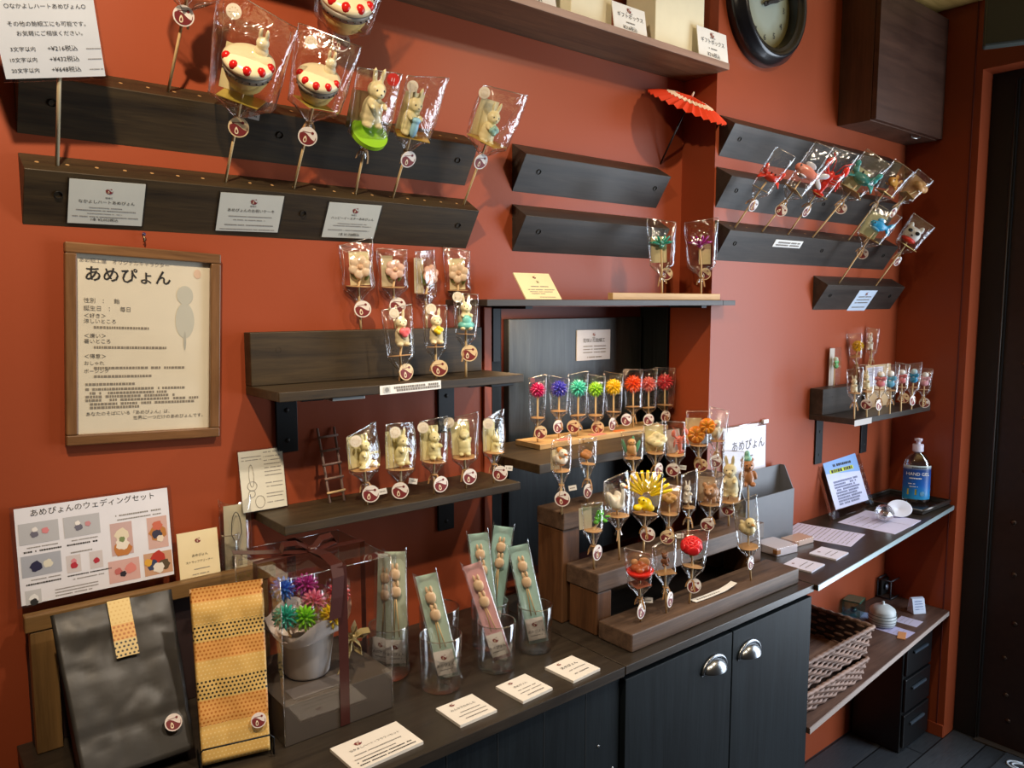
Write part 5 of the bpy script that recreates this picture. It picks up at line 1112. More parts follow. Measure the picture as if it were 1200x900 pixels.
# small cream card on the rack ledge
a = [at_y(202.5, 627, -.020), at_y(250, 617.5, -.020), None]; a[2] = Vector((a[0].x+.006, -.0325, 1.0575)); a[1].z = a[0].z
sheet('price_card', 'cream price card leaning on the rack ledge beside the strap tube', 'price card', a[0], a[1], a[2], .002, plain('#ead9ae', .6), logo=(.50, .82, .08), texts=[('あめぴょん', .52, .50, .080), ('ストラップクリーナー', .50, .38, .068)], dashes=[(.35, .75, .25, .03), (.3, .72, .15, .03)])
# strap tube in a glass tumbler
def tumbler(label, c, r, h, group=None):
    t = thing('glass_tumbler', label, 'glass', c, group=group)
    b = MB(); b.lathe([(.0001, .0006), (r*.90, .0006), (r*.955, .003), (r, h-.001), (r-.0008, h), (r-.0018, h-.001), (r*.955-.002, .0075), (r*.80, .0062), (.0001, .006)], GLASS, 48); b.build('glass_body', t)
    b = MB(); b.lathe([(r-.0009+.0011*math.cos(k*PI/4), h+.0011*math.sin(k*PI/4)) for k in range(8)], film('glass_rim', base=.55, edge=.4, rough=.03, bump=.02, bscale=5), 48, closed=True); b.build('rim', t)
    return t
tz = 1.0562
sc_ = at_y(278, 655, -.020); sc_.y = -.0185; sc_.z = tz
st = thing('strap_pack', 'clear pillow pack with a phone strap and dark charm on the rack ledge', 'clear pack', sc_)
def pillow(w_, d_, h, seg=16, wav=.10):
    vs, fs = [], []; NR = 14
    for j in range(NR+1):
        z = h*j/NR
        for k in range(seg):
            t = 2*PI*k/seg; u = math.cos(t); ed = math.sin(t)
            e = 4*(j/NR)*(1-j/NR); dz = (1-abs(2*j/NR-1))*0
            end = h*wav*(1-u*u)*(1 if j < NR/2 else -1)*((abs(2*j/NR-1))**3)
            vs.append((u*w_/2, ed*d_/2*(.10+.90*min(1, e*1.6)), z+end))
    for j in range(NR):
        for k in range(seg): fs.append((j*seg+k, j*seg+(k+1) % seg, (j+1)*seg+(k+1) % seg, (j+1)*seg+k))
    return vs, fs
TUBE = film('pillow_pack_film', base=.10, edge=.6, power=2.2, rough=.08, bump=.3, bscale=14, clear=.96)
b = MB(); v_, f_ = pillow(.060, .020, .138); b.add(v_, f_, TUBE, True); b.build('clear_pack', st)
b = MB(); b.box((-.020, .003, .004), (.020, .0038, .122), plain('#cfc4a4', .6)); b.build('backing_card', st)
b = MB(); b.tube([(-.009*math.cos(k*PI/8)*1.0, -.003, .075+.035*math.sin(k*PI/8)) for k in range(9)]+[(.009, -.003, .070), (0, -.003, .048), (-.009, -.003, .070), (-.009, -.003, .075)], .0008, plain('#3a3530', .5), 5); b.tube([(0, -.003, .050), (0, -.003, .034)], .001, plain('#8a8580', .3, .8), 5); b.build('strap', st)
b = MB(); b.box((-.009, -.006, .010), (.009, .001, .030), plain('#2e2622', .5), .0015); b.ell((0, -.004, .040), (.004, .003, .004), plain('#6a5a4c', .4)); b.build('charm', st)
tumbler('glass tumbler standing on the rack ledge behind the clear strap pack', (sc_.x-.012, -.0185, tz), .0172, .072)

# black paper bag
def bag_mesh(w0, w1, h, d, m, seed, fold=.25):
    r = random.Random(seed); NX, NZ_ = 26, 34; vs, fs = [], []
    ring = []
    for j in range(NZ_+1):
        t = j/NZ_; ww = w0+(w1-w0)*t; dd = d*max(.03, (1-t**1.1)); row = []
        for k in range(NX+1): row.append((-ww/2+ww*k/NX, -dd/2))
        for k in range(1, 5): row.append((ww/2-.012*math.sin(PI*k/5)*(t**.5), -dd/2+dd*k/5))
        for k in range(NX+1): row.append((ww/2-ww*k/NX, dd/2))
        for k in range(1, 5): row.append((-ww/2+.012*math.sin(PI*k/5)*(t**.5), dd/2-dd*k/5))
        for q_, (x, y) in enumerate(row):
            n_ = noise.noise(Vector((x*20+seed, y*18, t*h*15)))+.5*noise.noise(Vector((x*45+seed, y*18, t*h*40)))
            pinch = -.0045*math.exp(-((t-.86)/.05)**2)*abs(math.sin(x*40+seed)) if y < 0 else 0
            crease = .0028*math.exp(-((t-fold)/.018)**2) if y < 0 else 0
            vs.append((x, y+(n_*.0024+.0022*(1-abs(noise.noise(Vector((x*26+seed*3, 2.2, t*h*20)))))**6)*min(1, t*3+.2)*(1 if t < 1 else .3)+crease+pinch, h*t))
    n = len(row)
    for j in range(NZ_):
        for k in range(n): fs.append((j*n+k, j*n+(k+1) % n, (j+1)*n+(k+1) % n, (j+1)*n+k))
    fs.append(tuple(range(n)))
    b = MB(); b.add(vs, fs, m, True); return b
def place_leaning(foot, top, yaw):
    z = (Vector(top)-Vector(foot)).normalized(); x = Vector((math.cos(yaw), math.sin(yaw), 0)); return frame3(foot, x, z), (Vector(top)-Vector(foot)).length
def dots_mat(name, bands, pitch):
    """printed paper: horizontal bands of dots; bands = [(z0, z1, base, dot, radius)]"""
    m, nt, bs = new_mat(name); bsdf_set(bs, rough=.45, spec=.5); L = nt.links.new; N = nt.nodes.new
    tc = N('ShaderNodeTexCoord'); sp = N('ShaderNodeSeparateXYZ'); L(tc.outputs['Object'], sp.inputs[0])
    def mth(op, a, b_=None):
        q_ = N('ShaderNodeMath'); q_.operation = op
        for i, v in enumerate((a, b_)):
            if v is None: continue
            if isinstance(v, (int, float)): q_.inputs[i].default_value = v
            else: L(v, q_.inputs[i])
        return q_.outputs[0]
    row = mth('FLOOR', mth('DIVIDE', sp.outputs[2], pitch)); off = mth('MULTIPLY', mth('MODULO', row, 2.0), .5)
    fx = mth('SUBTRACT', mth('FRACT', mth('ADD', mth('DIVIDE', sp.outputs[0], pitch), mth('ADD', off, 100.0))), .5); fz = mth('SUBTRACT', mth('FRACT', mth('DIVIDE', sp.outputs[2], pitch)), .5)
    dist = mth('SQRT', mth('ADD', mth('MULTIPLY', fx, fx), mth('MULTIPLY', fz, fz)))
    col = None; rgb = N('ShaderNodeRGB'); rgb.outputs[0].default_value = (*lin(bands[0][2]), 1); col = rgb.outputs[0]
    for z0, z1, base, dot, rad in bands:
        inb = mth('MULTIPLY', mth('GREATER_THAN', sp.outputs[2], z0), mth('LESS_THAN', sp.outputs[2], z1))
        isd = mth('MULTIPLY', inb, mth('LESS_THAN', dist, rad))
        for msk, c in ((inb, base), (isd, dot)):
            mx = N('ShaderNodeMix'); mx.data_type = 'RGBA'; L(msk, mx.inputs[0]); L(col, mx.inputs[6]); mx.inputs[7].default_value = (*lin(c), 1); col = mx.outputs[2]
    L(col, bs.inputs['Base Color']); return m
GOLD, GOLD2, OR_, BK_, FA = '#d9a64e', '#dcb163', '#b9702c', '#2c241c', '#e8c988'
f0, t0 = Vector((.266, -.206, ZC+.0125)), Vector((.276, -.100, 1.078))
mwb, hb = place_leaning(f0, t0, 0.0)
kb = thing('paper_bag', 'black kraft paper bag with a dotted gold seal, leaning on the rack at lower left', 'paper bag', mw=mwb)
bag_mesh(.150, .172, hb, .044, plain('#393632', .42, bump=.1, bscale=60), 3).build('bag_body', kb)
seal = dots_mat('gold_seal_paper', [(-1, .026, '#d8bf82', BK_, .27), (.026, .050, '#dcaa5c', OR_, .30), (.050, 1, '#e0c27c', '#d4ae62', .22)], .0062)
b = MB(); v_ = []; 
b.box((-.016, -.0008, 0), (.016, 0, .088), seal); b.build('paper_seal', kb, loc=(.006, -.0140, hb-.086), rot=(math.radians(-6.5), 0, 0))
b = MB(); b.disc((0, 0, 0), .0125, .0008, plain('#efe2dc', .5), 'y'); s_ = b.build('round_sticker', kb, loc=(.050, -.0285, .046), rot=(math.radians(-2), 0, 0)); b = MB(); logo_shapes(b, 0, 0, .0125, -.0007, .0003); b.build('emblem', s_)
f1, t1 = Vector((.394, -.250, ZC+.0045)), Vector((.396, -.208, 1.106))
mwg, hg = place_leaning(f1, t1, math.radians(-14))
gb = thing('paper_bag', 'gold paper bag with bands of black and orange dots beside the black bag', 'paper bag', mw=mwg)
zz_ = hg
bands = [(-1, .055, GOLD2, FA, .2), (.055, .092, '#dfa35a', OR_, .28), (.092, .122, '#d9b46a', BK_, .29), (.122, .150, GOLD2, FA, .2), (.150, .178, '#dfa35a', OR_, .28), (.178, .205, '#d9b46a', BK_, .29), (.205, .238, GOLD2, FA, .2), (.238, 1, '#dfa35a', OR_, .28)]
bag_mesh(.098, .108, hg, .038, dots_mat('gold_dotted_paper', bands, .0058), 9, .20).build('bag_body', gb)
b = MB(); b.disc((0, 0, 0), .0115, .0008, plain('#efe2dc', .5), 'y'); s_ = b.build('round_sticker', gb, loc=(.034, -.0222, .050), rot=(math.radians(-4), 0, 0)); b = MB(); logo_shapes(b, 0, 0, .0115, -.0007, .0003); b.build('emblem', s_)
es = thing('wire_easel', 'thin black wire holder around the foot of the gold paper bag', 'holder', mw=Matrix.Translation(f1) @ Matrix.Rotation(math.radians(-14), 4, 'Z'))
b = MB(); b.tube([(-.053, .03, .0022), (-.053, -.030, .0022), (-.053, -.033, .030), (-.048, -.034, .036), (.048, -.034, .036), (.053, -.033, .030), (.053, -.030, .0022), (.053, .03, .0022)], .0014, STEEL_BLK, 7); b.build('wire', es)

# ------------------------------------------------------------------ clear gift box with a flower pot
gx0, gx1, gy0, gy1, gz1 = .462, .657, -.279, -.087, 1.116
gt = thing('gift_package', 'clear gift box tied with a brown satin ribbon, on the counter left of the glasses', 'gift box', ((gx0+gx1)/2, (gy0+gy1)/2, ZC))
hw, hd, hh = (gx1-gx0)/2, (gy1-gy0)/2, gz1-ZC
b = MB(); b.box((-hw+.001, -hd+.001, .0005), (hw-.001, hd-.001, .067), plain('#54493f', .6), .001); b.build('base_tray', gt)
b = MB(); th = .0006
for a_, c_ in (((-hw, -hd, .001), (hw, -hd+th, hh)), ((-hw, hd-th, .001), (hw, hd, hh)), ((-hw, -hd+th, .001), (-hw+th, hd-th, hh)), ((hw-th, -hd+th, .001), (hw, hd-th, hh)), ((-hw, -hd, hh+.0002), (hw, hd, hh+.0002+th))): b.box(a_, c_, ACRYL)
b.build('clear_cover', gt)
b = MB(); ed = film('acrylic_edge', base=.38, edge=.4, rough=.1, bump=0)
for sx in (-1, 1):
    for sy in (-1, 1): b.tube([(sx*hw, sy*hd, .002), (sx*hw, sy*hd, hh)], .0007, ed, 6)
for s_ in (-1, 1): b.tube([(-hw, s_*hd, hh), (hw, s_*hd, hh)], .0007, ed, 6); b.tube([(s_*hw, -hd, hh), (s_*hw, hd, hh)], .0007, ed, 6)
b.build('cover_edges', gt)
SAT = plain('#43201b', .32, coat=.1)
rw = .017
b = MB()
b.ribbon([(.006, -hd-.001, .002), (.006, -hd-.0012, hh*.5), (.006, -hd-.001, hh+.0018), (.004, 0, hh+.0025), (.004, hd+.001, hh+.0018), (.004, hd+.001, .002)], rw, lambda i: (1, 0, 0), SAT)
b.ribbon([(-hw-.001, .004, .002), (-hw-.0012, .004, hh*.5), (-hw-.001, .004, hh+.003), (0, .004, hh+.0042), (hw+.001, .004, hh+.003), (hw+.001, .004, .002)], rw, lambda i: (0, 1, 0), SAT)
b.build('ribbon', gt)
b = MB()
for s_ in (-1, 1):
    b.ribbon([(0, 0, hh+.006), (s_*.022, .010, hh+.020), (s_*.045, .016, hh+.020), (s_*.050, .012, hh+.010), (s_*.025, .004, hh+.007), (0, 0, hh+.007)], rw, lambda i: (.1, 1, .25), SAT)
b.ribbon([(0, 0, hh+.007), (0, -.05, hh+.011), (-.002, -.094, hh+.006), (-.004, -.104, hh-.012), (-.008, -.106, hh-.045), (-.012, -.105, hh-.080)], rw+.005, lambda i: (1, .12, 0), SAT)
b.ribbon([(0, 0, hh+.007), (-.05, .02, hh+.008), (-.09, .03, hh+.012), (-.125, .03, hh+.020)], rw, lambda i: (.2, 1, .1), SAT)
b.ell((0, 0, hh+.008), (.010, .009, .006), SAT); b.build('bow', gt)
b = MB(); b.box((-.075, -hd+.012, .0672), (.025, -hd+.050, .0676), plain('#6e6764', .5)); b.build('paper_label', gt)  # plain lighter grey rectangle lying flat on the tray top
# pot inside: its own thing
PSC = 1.2
pt = thing('flower_pot', 'white pot of rainbow flower sweets inside the clear gift box', 'flower pot', mw=Matrix.Translation(((gx0+gx1)/2-.018, (gy0+gy1)/2-.008, ZC+.0675)) @ Matrix.Scale(PSC, 4))
plc = pt.matrix_world.translation.copy()
b = MB(); b.lathe([(.0001, .0005), (.028, .0005), (.031, .004), (.0395, .066), (.0405, .068), (.038, .068), (.030, .006), (.0001, .006)], plain('#e6dfda', .35), 36); b.build('pot', pt)
b = MB(); vs, fs = [], []; N = 40
for j, (r_, z_, amp) in enumerate(((.030, .050, .001), (.044, .060, .003), (.056, .068, .006), (.062, .086, .012))):
    for k in range(N):
        a_ = 2*PI*k/N; vs.append((r_*(1+.06*math.sin(3*a_+j))*math.cos(a_)*1.0, r_*math.sin(a_)*.9, z_+amp*math.sin(4*a_+.6*j)+.006*math.cos(a_*2+1)*(j/3)))
for j in range(3):
    for k in range(N): fs.append((j*N+k, j*N+(k+1) % N, (j+1)*N+(k+1) % N, (j+1)*N+k))
b.add(vs, fs, plain('#f0e3da', .5), True); b.build('wrapping_paper', pt)
FLW = 'rainbow flower sweets in the gift box pot'
for i, (nm, hexc, dx, dy, dz) in enumerate((('turquoise', '#2fb09a', -.045, -.030, .098), ('lime green', '#86d01e', -.018, -.036, .092), ('golden yellow', '#f2cf12', .020, -.046, .088), ('blue', '#3b6fd0', -.030, .012, .122), ('purple pink', '#c0389c', .006, .010, .120), ('pink', '#e87898', .004, -.020, .105), ('red', '#e0403a', .048, -.012, .105))):
    r_ = thing('flower_sweet', nm+' flower sweet in the white pot inside the clear gift box', 'flower sweet', (plc.x+dx*1.12, plc.y+dy*1.12, ZC+.0675+dz*1.22), group=FLW)
    m_ = candy(('mum', hexc, 13, 84))[0][0][1]; link('flower', m_, r_, mw=Matrix.Translation((0, 0, -.019)) @ Matrix.Scale(1.3, 4))
    b = MB(); b.tube([(0, 0, -.012), (-dx*.35, -dy*.35, -.046)], .0018, STICK, 6); b.build('stick', r_)
    b = MB(); b.lathe([(.0035, -.020), (.015, -.010), (.021, .004), (.022, .016), (.020, .026)], BAGF, 16); b.build('wrapper', r_)
b = MB(); GS_ = plain('#c9b27a', .25, .4)
for k in range(5):
    a_ = k*1.2; b.ribbon([(0, 0, 0), (.016*math.cos(a_), -.006, .016*math.sin(a_)), (.024*math.cos(a_+.3), -.012, .024*math.sin(a_+.3)), (.014*math.cos(a_+.6), -.010, .014*math.sin(a_+.6)), (0, -.002, 0)], .014, lambda i: (.3, 1, .2), GS_)
b.ribbon([(0, 0, 0), (-.006, -.004, -.02), (-.020, -.006, -.045)], .014, lambda i: (1, .3, .2), GS_)
b.ell((0, -.004, 0), (.007, .007, .007), GS_); b.build('gold_bow', pt, loc=(.052, -.034, .050))

# ------------------------------------------------------------------ glass tumblers with sweet packs
CUPS = [('glass tumbler beside the gift box holding a pale green pack', (517, 806), .0385, .098), ('glass tumbler in the middle holding a pink pack', (582, 784), .0365, .092), ('glass tumbler nearest the stepped stand holding a turquoise pack', (627, 762), .0355, .092)]
cup_c = []
for lab, px, r_, h_ in CUPS:
    c = at_z(px[0], px[1]-2, ZC); c.z = ZC+.0004; cup_c.append(c); tumbler(lab, c, r_, h_, None)
c3 = Vector((cup_c[0].x+.068, cup_c[0].y+.105, ZC+.0004)); cup_c.append(c3); tumbler('empty looking glass tumbler at the back between two packs', c3, .040, .100)
c4 = Vector((cup_c[0].x-.050, cup_c[0].y+.100, ZC+.0004)); cup_c.append(c4); tumbler('glass tumbler partly behind the clear gift box holding two packs', c4, .0385, .098)
c5 = Vector((cup_c[1].x+.052, cup_c[1].y+.088, ZC+.0004)); cup_c.append(c5); tumbler('glass tumbler at the back behind the pink pack holding two turquoise packs', c5, .0385, .092)
def pack(label, foot, top_px, length, tint, wd=.043, yaw=0, tilt_y=None):
    foot = Vector(foot); n = FWD.copy(); n.z = 0; n = Matrix.Rotation(math.radians(0), 3, 'Z') @ n
    tp = at_plane(top_px[0], top_px[1], foot+Vector((0, .02, 0)), n); z = (tp-foot).normalized()
    x = Matrix.Rotation(math.radians(yaw), 3, 'Z') @ RGT; mw_ = frame3(foot, x-z*x.dot(z), z); L_ = (tp-foot).length
    r_ = thing('sweet_pack', label, 'sweet pack', mw=mw_, group=None)
    b = MB(); v_, f_ = pillow(wd, .020, L_, 18, .055); b.add(v_, f_, TUBE, True); b.build('clear_pack', r_)
    b = MB(); b.box((-wd*.44, .0045, .006), (wd*.44, .0052, L_-.010), plain(tint, .5)); b.build('tinted_card', r_)
    b = MB(); b.box((-wd*.40, -.0100, .018), (wd*.40, -.0094, .062), plain('#e8e2dc', .5)); lb_ = b.build('paper_label', r_)
    b = MB(); logo_shapes(b, 0, .050, .0065, -.0103, .0003); b.build('round_logo', lb_)
    b = MB(); put_text(b, 'あめぴょん', 0, .033, .0068, INK, y=-.0103); put_dashes(b, -.012, .012, .027, .0018, GREY_INK, -.0103, 3); b.build('lettering', lb_)
    cm = candy_mat('#ecc9a0', .3)
    for s_, zc_ in ((0, L_-.052), (.001, L_-.085)):
        b = MB(); b.ell((s_, -.001, zc_), (.0105, .0055, .0125), cm); b.ell((s_-.004, -.001, zc_+.015), (.003, .003, .007), cm); b.ell((s_+.004, -.001, zc_+.015), (.003, .003, .007), cm)
        b.build('candy', r_)
        b = MB(); b.tube([(s_, 0, zc_-.010), (s_*2+(.004 if s_ else -.004), 0, .064)], .0013, STICK, 6); b.build('stick', r_)
    return r_
U_ = Vector
pack('pale green sweet pack leaning in the front tumbler beside the gift box', cup_c[0]+U_((.014, -.010, .008)), (497, 668), .2, '#c6e0cf', .045)
pack('pink sweet pack leaning in the middle tumbler', cup_c[1]+U_((.012, -.006, .008)), (551, 656), .2, '#efb9bd', .040)
pack('turquoise sweet pack leaning in the tumbler nearest the stepped stand', cup_c[2]+U_((.002, -.012, .008)), (606, 634), .2, '#bbe3dd', .045)
pack('pale olive sweet pack standing behind the gift box corner', cup_c[4]+U_((.010, -.012, .008)), (462, 641), .2, '#cbd8c2', .046)
pack('pale olive sweet pack at the back, mostly hidden beside the gift box', cup_c[4]+U_((-.006, .012, .008)), (452, 645), .2, '#cdd8c6', .046, yaw=-25)
pack('turquoise sweet pack at the back left above the pink pack', cup_c[5]+U_((-.004, -.010, .008)), (559, 620), .2, '#bce2da', .045)
pack('turquoise sweet pack standing upright at the very back by the niche', cup_c[5]+U_((.008, .014, .008)), (591, 612), .2, '#b4dfd8', .045)

# foam price cards lying on the counter
def flat_card(label, pts, z, th, m=None, **kw):
    L_, T_, B_ = [at_z(px, py, z+th) for px, py in pts]
    r_, W, H, _ = sheet(kw.pop('name', 'price_card'), label, kw.pop('cat', 'price card'), L_, T_, B_, th, m or plain('#ece6dc', .6), **kw); return r_
FC = '#e9dfd2'
flat_card('white foam price card nearest the photo bottom, in front of the gift box', ((377.5, 881), (456, 848.5), (417, 904)), ZC, .005, logo=(.33, .80, .06), texts=[('なかよしハート・フラワーセット', .52, .60, .050)], dashes=[(.15, .85, .44, .03), (.10, .70, .30, .028), (.10, .92, .19, .03, INK), (.10, .92, .09, .03, INK)])
flat_card('white foam price card in front of the leftmost tumbler', ((510.7, 830), (553, 813), (539.5, 850)), ZC, .005, logo=(.34, .86, .07), texts=[('みんなでたのしむ', .5, .60, .085)], dashes=[(.3, .85, .44, .04), (.18, .92, .30, .04), (.25, .85, .15, .05)])
flat_card('white foam price card in front of the middle tumbler', ((581.7, 804), (616, 789), (613, 822)), ZC, .005, logo=(.36, .86, .07), texts=[('あめぴょん', .5, .60, .09)], dashes=[(.25, .85, .44, .04), (.2, .9, .30, .04), (.3, .85, .14, .06)])
flat_card('white foam price card nearest the seam between the two counters', ((638.7, 782), (670, 768), (672, 798)), ZC, .005, logo=(.36, .86, .07), texts=[('あめぴょん', .52, .60, .12)], dashes=[(.3, .9, .42, .045), (.3, .8, .22, .06)])
# curled paper strip on the front step
a = [at_z(812, 705, Z1+.001), at_z(860, 687, Z1+.001)]; d_ = (a[1]-a[0]); L_ = d_.length
ps_ = thing('paper_strip', 'curled white paper strip lying on the front step', 'paper', mw=frame3(a[0]+Vector((0, 0, .0)), d_, (0, 0, 1)))
b = MB(); b.ribbon([(0, 0, .0012), (L_*.3, -.001, .0008), (L_*.7, -.001, .002), (L_*.9, 0, .006), (L_, 0, .010)], .017, lambda i: (0, 1, 0), WHITE); b.build('strip', ps_)
b = MB()
for k in range(12): b.box((L_*.08+k*L_*.05, -.004, .0019), (L_*.08+k*L_*.05+L_*.03, .000, .0021), GREY_INK)
b.build('lettering', ps_)

# ------------------------------------------------------------------ right wall counter
zc = ZC
# poster in a clear stand
a = [at_y(847, 503, YR-.005), at_y(898, 494, YR-.005), None]; a[2] = Vector((a[0].x+.003, YR-.012, ZC+.002)); 
TR_ = Vector((a[1].x, a[0].y, a[0].z)); 
po, W, H, _ = sheet('counter_poster', 'white poster with brush lettering leaning on the wall behind the stepped stand', 'poster', a[0], TR_, a[2], .0015, plain('#e2e0ee', .4), texts=[('あめぴょん', .56, .80, .155)], dashes=[(.42, .68, .735, .03)], photos=[(.62, .30, .98, .62, '#eeeaf2', [(.5, .4, .3, '#f6f2ee')])], laminate=LAM)
b = MB(); b.tube([(-W*.5, .001, H+.002), (W*.5, .001, H+.002)], .002, film('clip_clear', base=.3, edge=.4, bump=0)); b.box((W*.40, -.004, H-.004), (W*.52, .004, H+.008), plain('#e6e6ee', .3), .001); b.build('clip_bar', po)
# grey file box
fx0, fx1 = at_y(871, 600, YR-.06).x, at_y(927, 600, YR-.06).x
fbx = thing('file_box', 'grey open file box with a slanted side on the wall counter', 'file box', (fx0, YR-.016, ZC+.0005)); w_ = fx1-fx0; GYB = plain('#6a6c72', .5)
fh = at_y(927, 571, YR-.055).z-ZC; bh = at_y(901, 548, YR-.01).z-ZC+.006; dp_ = .052
b = MB(); b.box((0, -dp_, 0), (w_, -dp_+.003, fh), GYB, .0006); b.build('front_panel', fbx)
b = MB(); b.box((0, -.003, 0), (w_, 0, bh), GYB, .0006); b.build('back_panel', fbx)
for x_ in (0, w_-.003):
    b = MB(); b.prism([(-.0032, .0), (-dp_+.0032, .0), (-dp_+.0032, fh), (-.018, bh), (-.0032, bh)], x_, x_+.003, GYB, 'x'); b.build('side_panel', fbx)
b = MB(); b.box((.0032, -dp_+.0032, 0), (w_-.0032, -.0032, .003), GYB); b.build('bottom', fbx)
# leaning acrylic sign frame
BL, BR = at_z(973, 609.6, ZC), at_z(1022.5, 594, ZC); BL.y -= .006; BR.y = BL.y-.004; BL.z = BR.z = ZC+.0008
xd = (BR-BL).normalized(); up = Vector((0, .34, .94)).normalized()
nrm = xd.cross(up); TL = at_plane(960.6, 532, BL, nrm); Hh = (TL-BL).dot(up); Ww = (BR-BL).length
sf = thing('sign_frame', 'clear acrylic sign frame with a blue topped notice and yellow highlight', 'sign frame', mw=frame3(BL+xd*Ww/2, xd, up))
b = MB(); b.box((-Ww/2, -.004, 0), (Ww/2, .004, Hh), film('acrylic_block', base=.10, edge=.35, bump=.02, bscale=4, clear=.88), .001); b.build('acrylic_block', sf)
bw = .028
for s_ in (-1, 1):
    b = MB(); b.box((s_*Ww/2-(.004 if s_ > 0 else 0), -.0052, 0), (s_*Ww/2+(.004 if s_ < 0 else 0), .0052, Hh), film('acrylic_edge2', base=.3, edge=.4, bump=0)); b.build('side_edge', sf)
b = MB(); b.box((-Ww/2+bw, -.0062, bw), (Ww/2-bw, -.0052, Hh-bw*.8), plain('#d5daf6', .5)); nt2 = b.build('notice_sheet', sf)
iw, ih = Ww-2*bw, Hh-1.8*bw; yy = -.0066
b = MB(); b.add([(-iw/2, yy, bw+ih*.72), (iw/2, yy, bw+ih*.62), (iw/2, yy, bw+ih), (-iw/2, yy, bw+ih)], [(0, 1, 2, 3)], plain('#8fb4ea', .5)); b.build('blue_band', nt2)
b = MB(); b.box((-iw*.38, yy-.0006, bw+ih*.70), (iw*.32, yy-.0003, bw+ih*.775), plain('#dce63c', .5)); b.build('yellow_highlight', nt2)
b = MB(); put_dashes(b, -iw*.34, iw*.28, bw+ih*.738, .010, INK, yy-.0008, 4); put_dashes(b, -iw*.25, iw*.30, bw+ih*.85, .008, INK, yy-.0004, 5)
for k in range(9): put_dashes(b, -iw*.36, iw*(.36-.06*(k % 3)), bw+ih*(.52-.055*k), .006, plain('#7f86a8', .6), yy-.0004, k)
b.build('lettering', nt2)
b = MB(); b.box((-.03, .006, .001), (.03, .055, .0035), plain('#8d9096', .3, .3)); b.build('support_foot', sf, rot=(math.radians(0), 0, 0))
LIL = '#dcd9f2'
flat_card('white printed sheet lying on the wall counter in front of the acrylic frame', ((924.5, 619.5), (943.5, 607), (997, 640.6)), ZC, .0008, plain(LIL, .6), name='paper_sheet', cat='paper', dashes=[(.06, .94, v, .022) for v in (.93, .87, .81, .75, .69, .60, .54, .48, .40, .34, .28, .2, .14, .08)])
flat_card('white sheet under the crystal ornament near the front edge', ((984, 611), (1008, 601), (1048.7, 626)), ZC, .0008, plain(LIL, .6), name='paper_sheet', cat='paper', dashes=[(.1, .9, v, .02) for v in (.85, .75, .6, .5, .4)])
flat_card('white sheet behind the crystal ornament beside the tray', ((1009, 600.5), (1021, 595), (1068, 616)), ZC, .0016, plain(LIL, .6), name='paper_sheet', cat='paper')
flat_card('thick white card near the counter edge, farther of the two', ((949.7, 647.2), (964.5, 639.5), (980, 655.5)), ZC, .004, plain('#e4e2f2', .6), logo=(.35, .8, .06), dashes=[(.2, .8, .5, .05), (.2, .8, .3, .05)])
flat_card('thick white card near the counter edge, nearest the stepped stand', ((919, 660.5), (935, 652), (951, 670)), ZC, .004, plain('#e4e2f2', .6), logo=(.35, .8, .06), dashes=[(.2, .8, .5, .05), (.2, .8, .3, .05)])
for lab, px, yw, sz, colr in (('clear packet of printed cards beside the stepped stand', (908, 645), -8, (.085, .085, .022), '#d9cfd6'), ('clear packet of tan cards by the grey file box', (934, 636), -5, (.085, .050, .016), '#cfae9c')):
    c = at_z(px[0], px[1], ZC); t = thing('card_packet', lab, 'packet', (c.x, c.y, ZC+.0006), rz=math.radians(yw))
    b = MB(); b.box((-sz[0]/2, -sz[1]/2, 0), (sz[0]/2, sz[1]/2, sz[2]), plain(colr, .5), .001); b.build('cards', t)
    b = MB(); b.box((-sz[0]/2-.002, -sz[1]/2-.002, -.0001), (sz[0]/2+.002, sz[1]/2+.002, sz[2]+.0015), ACRYL, .001); b.build('clear_sleeve', t)
    b = MB(); b.box((-sz[0]/2-.0026, -sz[1]/2-.0026, sz[2]*.3), (-sz[0]/2+.012, -sz[1]/2+.012, sz[2]*.8), plain('#9a6a3c', .4)); b.build('corner_tape', t)
# crystal ornament and frosted dish
c = at_z(1036, 611, ZC); cr = thing('crystal_ornament', 'clear faceted crystal ornament on the white sheets', 'ornament', (c.x, c.y, ZC+.0028), rz=.4)
b = MB(); t = bmesh.new(); bmesh.ops.create_icosphere(t, subdivisions=2, radius=1); GLS = film('crystal_glass', base=.30, edge=.6, power=1.5, rough=.03, bump=.4, bscale=50, clear=.95)
for v in t.verts: v.co = Vector((v.co.x*.048, v.co.y*.030, max(0, .026+v.co.z*.026)))
b.merge(t, GLS, smooth=False); b.build('crystal', cr)
b = MB(); b.ell((.004, 0, .012), (.018, .010, .006), plain('#4a4a54', .2, .8)); b.build('silver_core', cr)
c = at_z(1057, 607, ZC); dsh = thing('frosted_dish', 'small frosted white oval dish tipped beside the crystal', 'dish', (c.x, c.y+.012, ZC+.028), rz=math.radians(-40))
b = MB(); b.lathe([(.0001, -.010), (.022, -.009), (.034, -.002), (.036, .006), (.034, .006), (.0001, -.004)], plain('#d9dbe6', .35), 32, mat4=Matrix.Rotation(math.radians(62), 4, 'X') @ Matrix.Diagonal((1.15, .8, 1, 1))); b.build('dish', dsh)
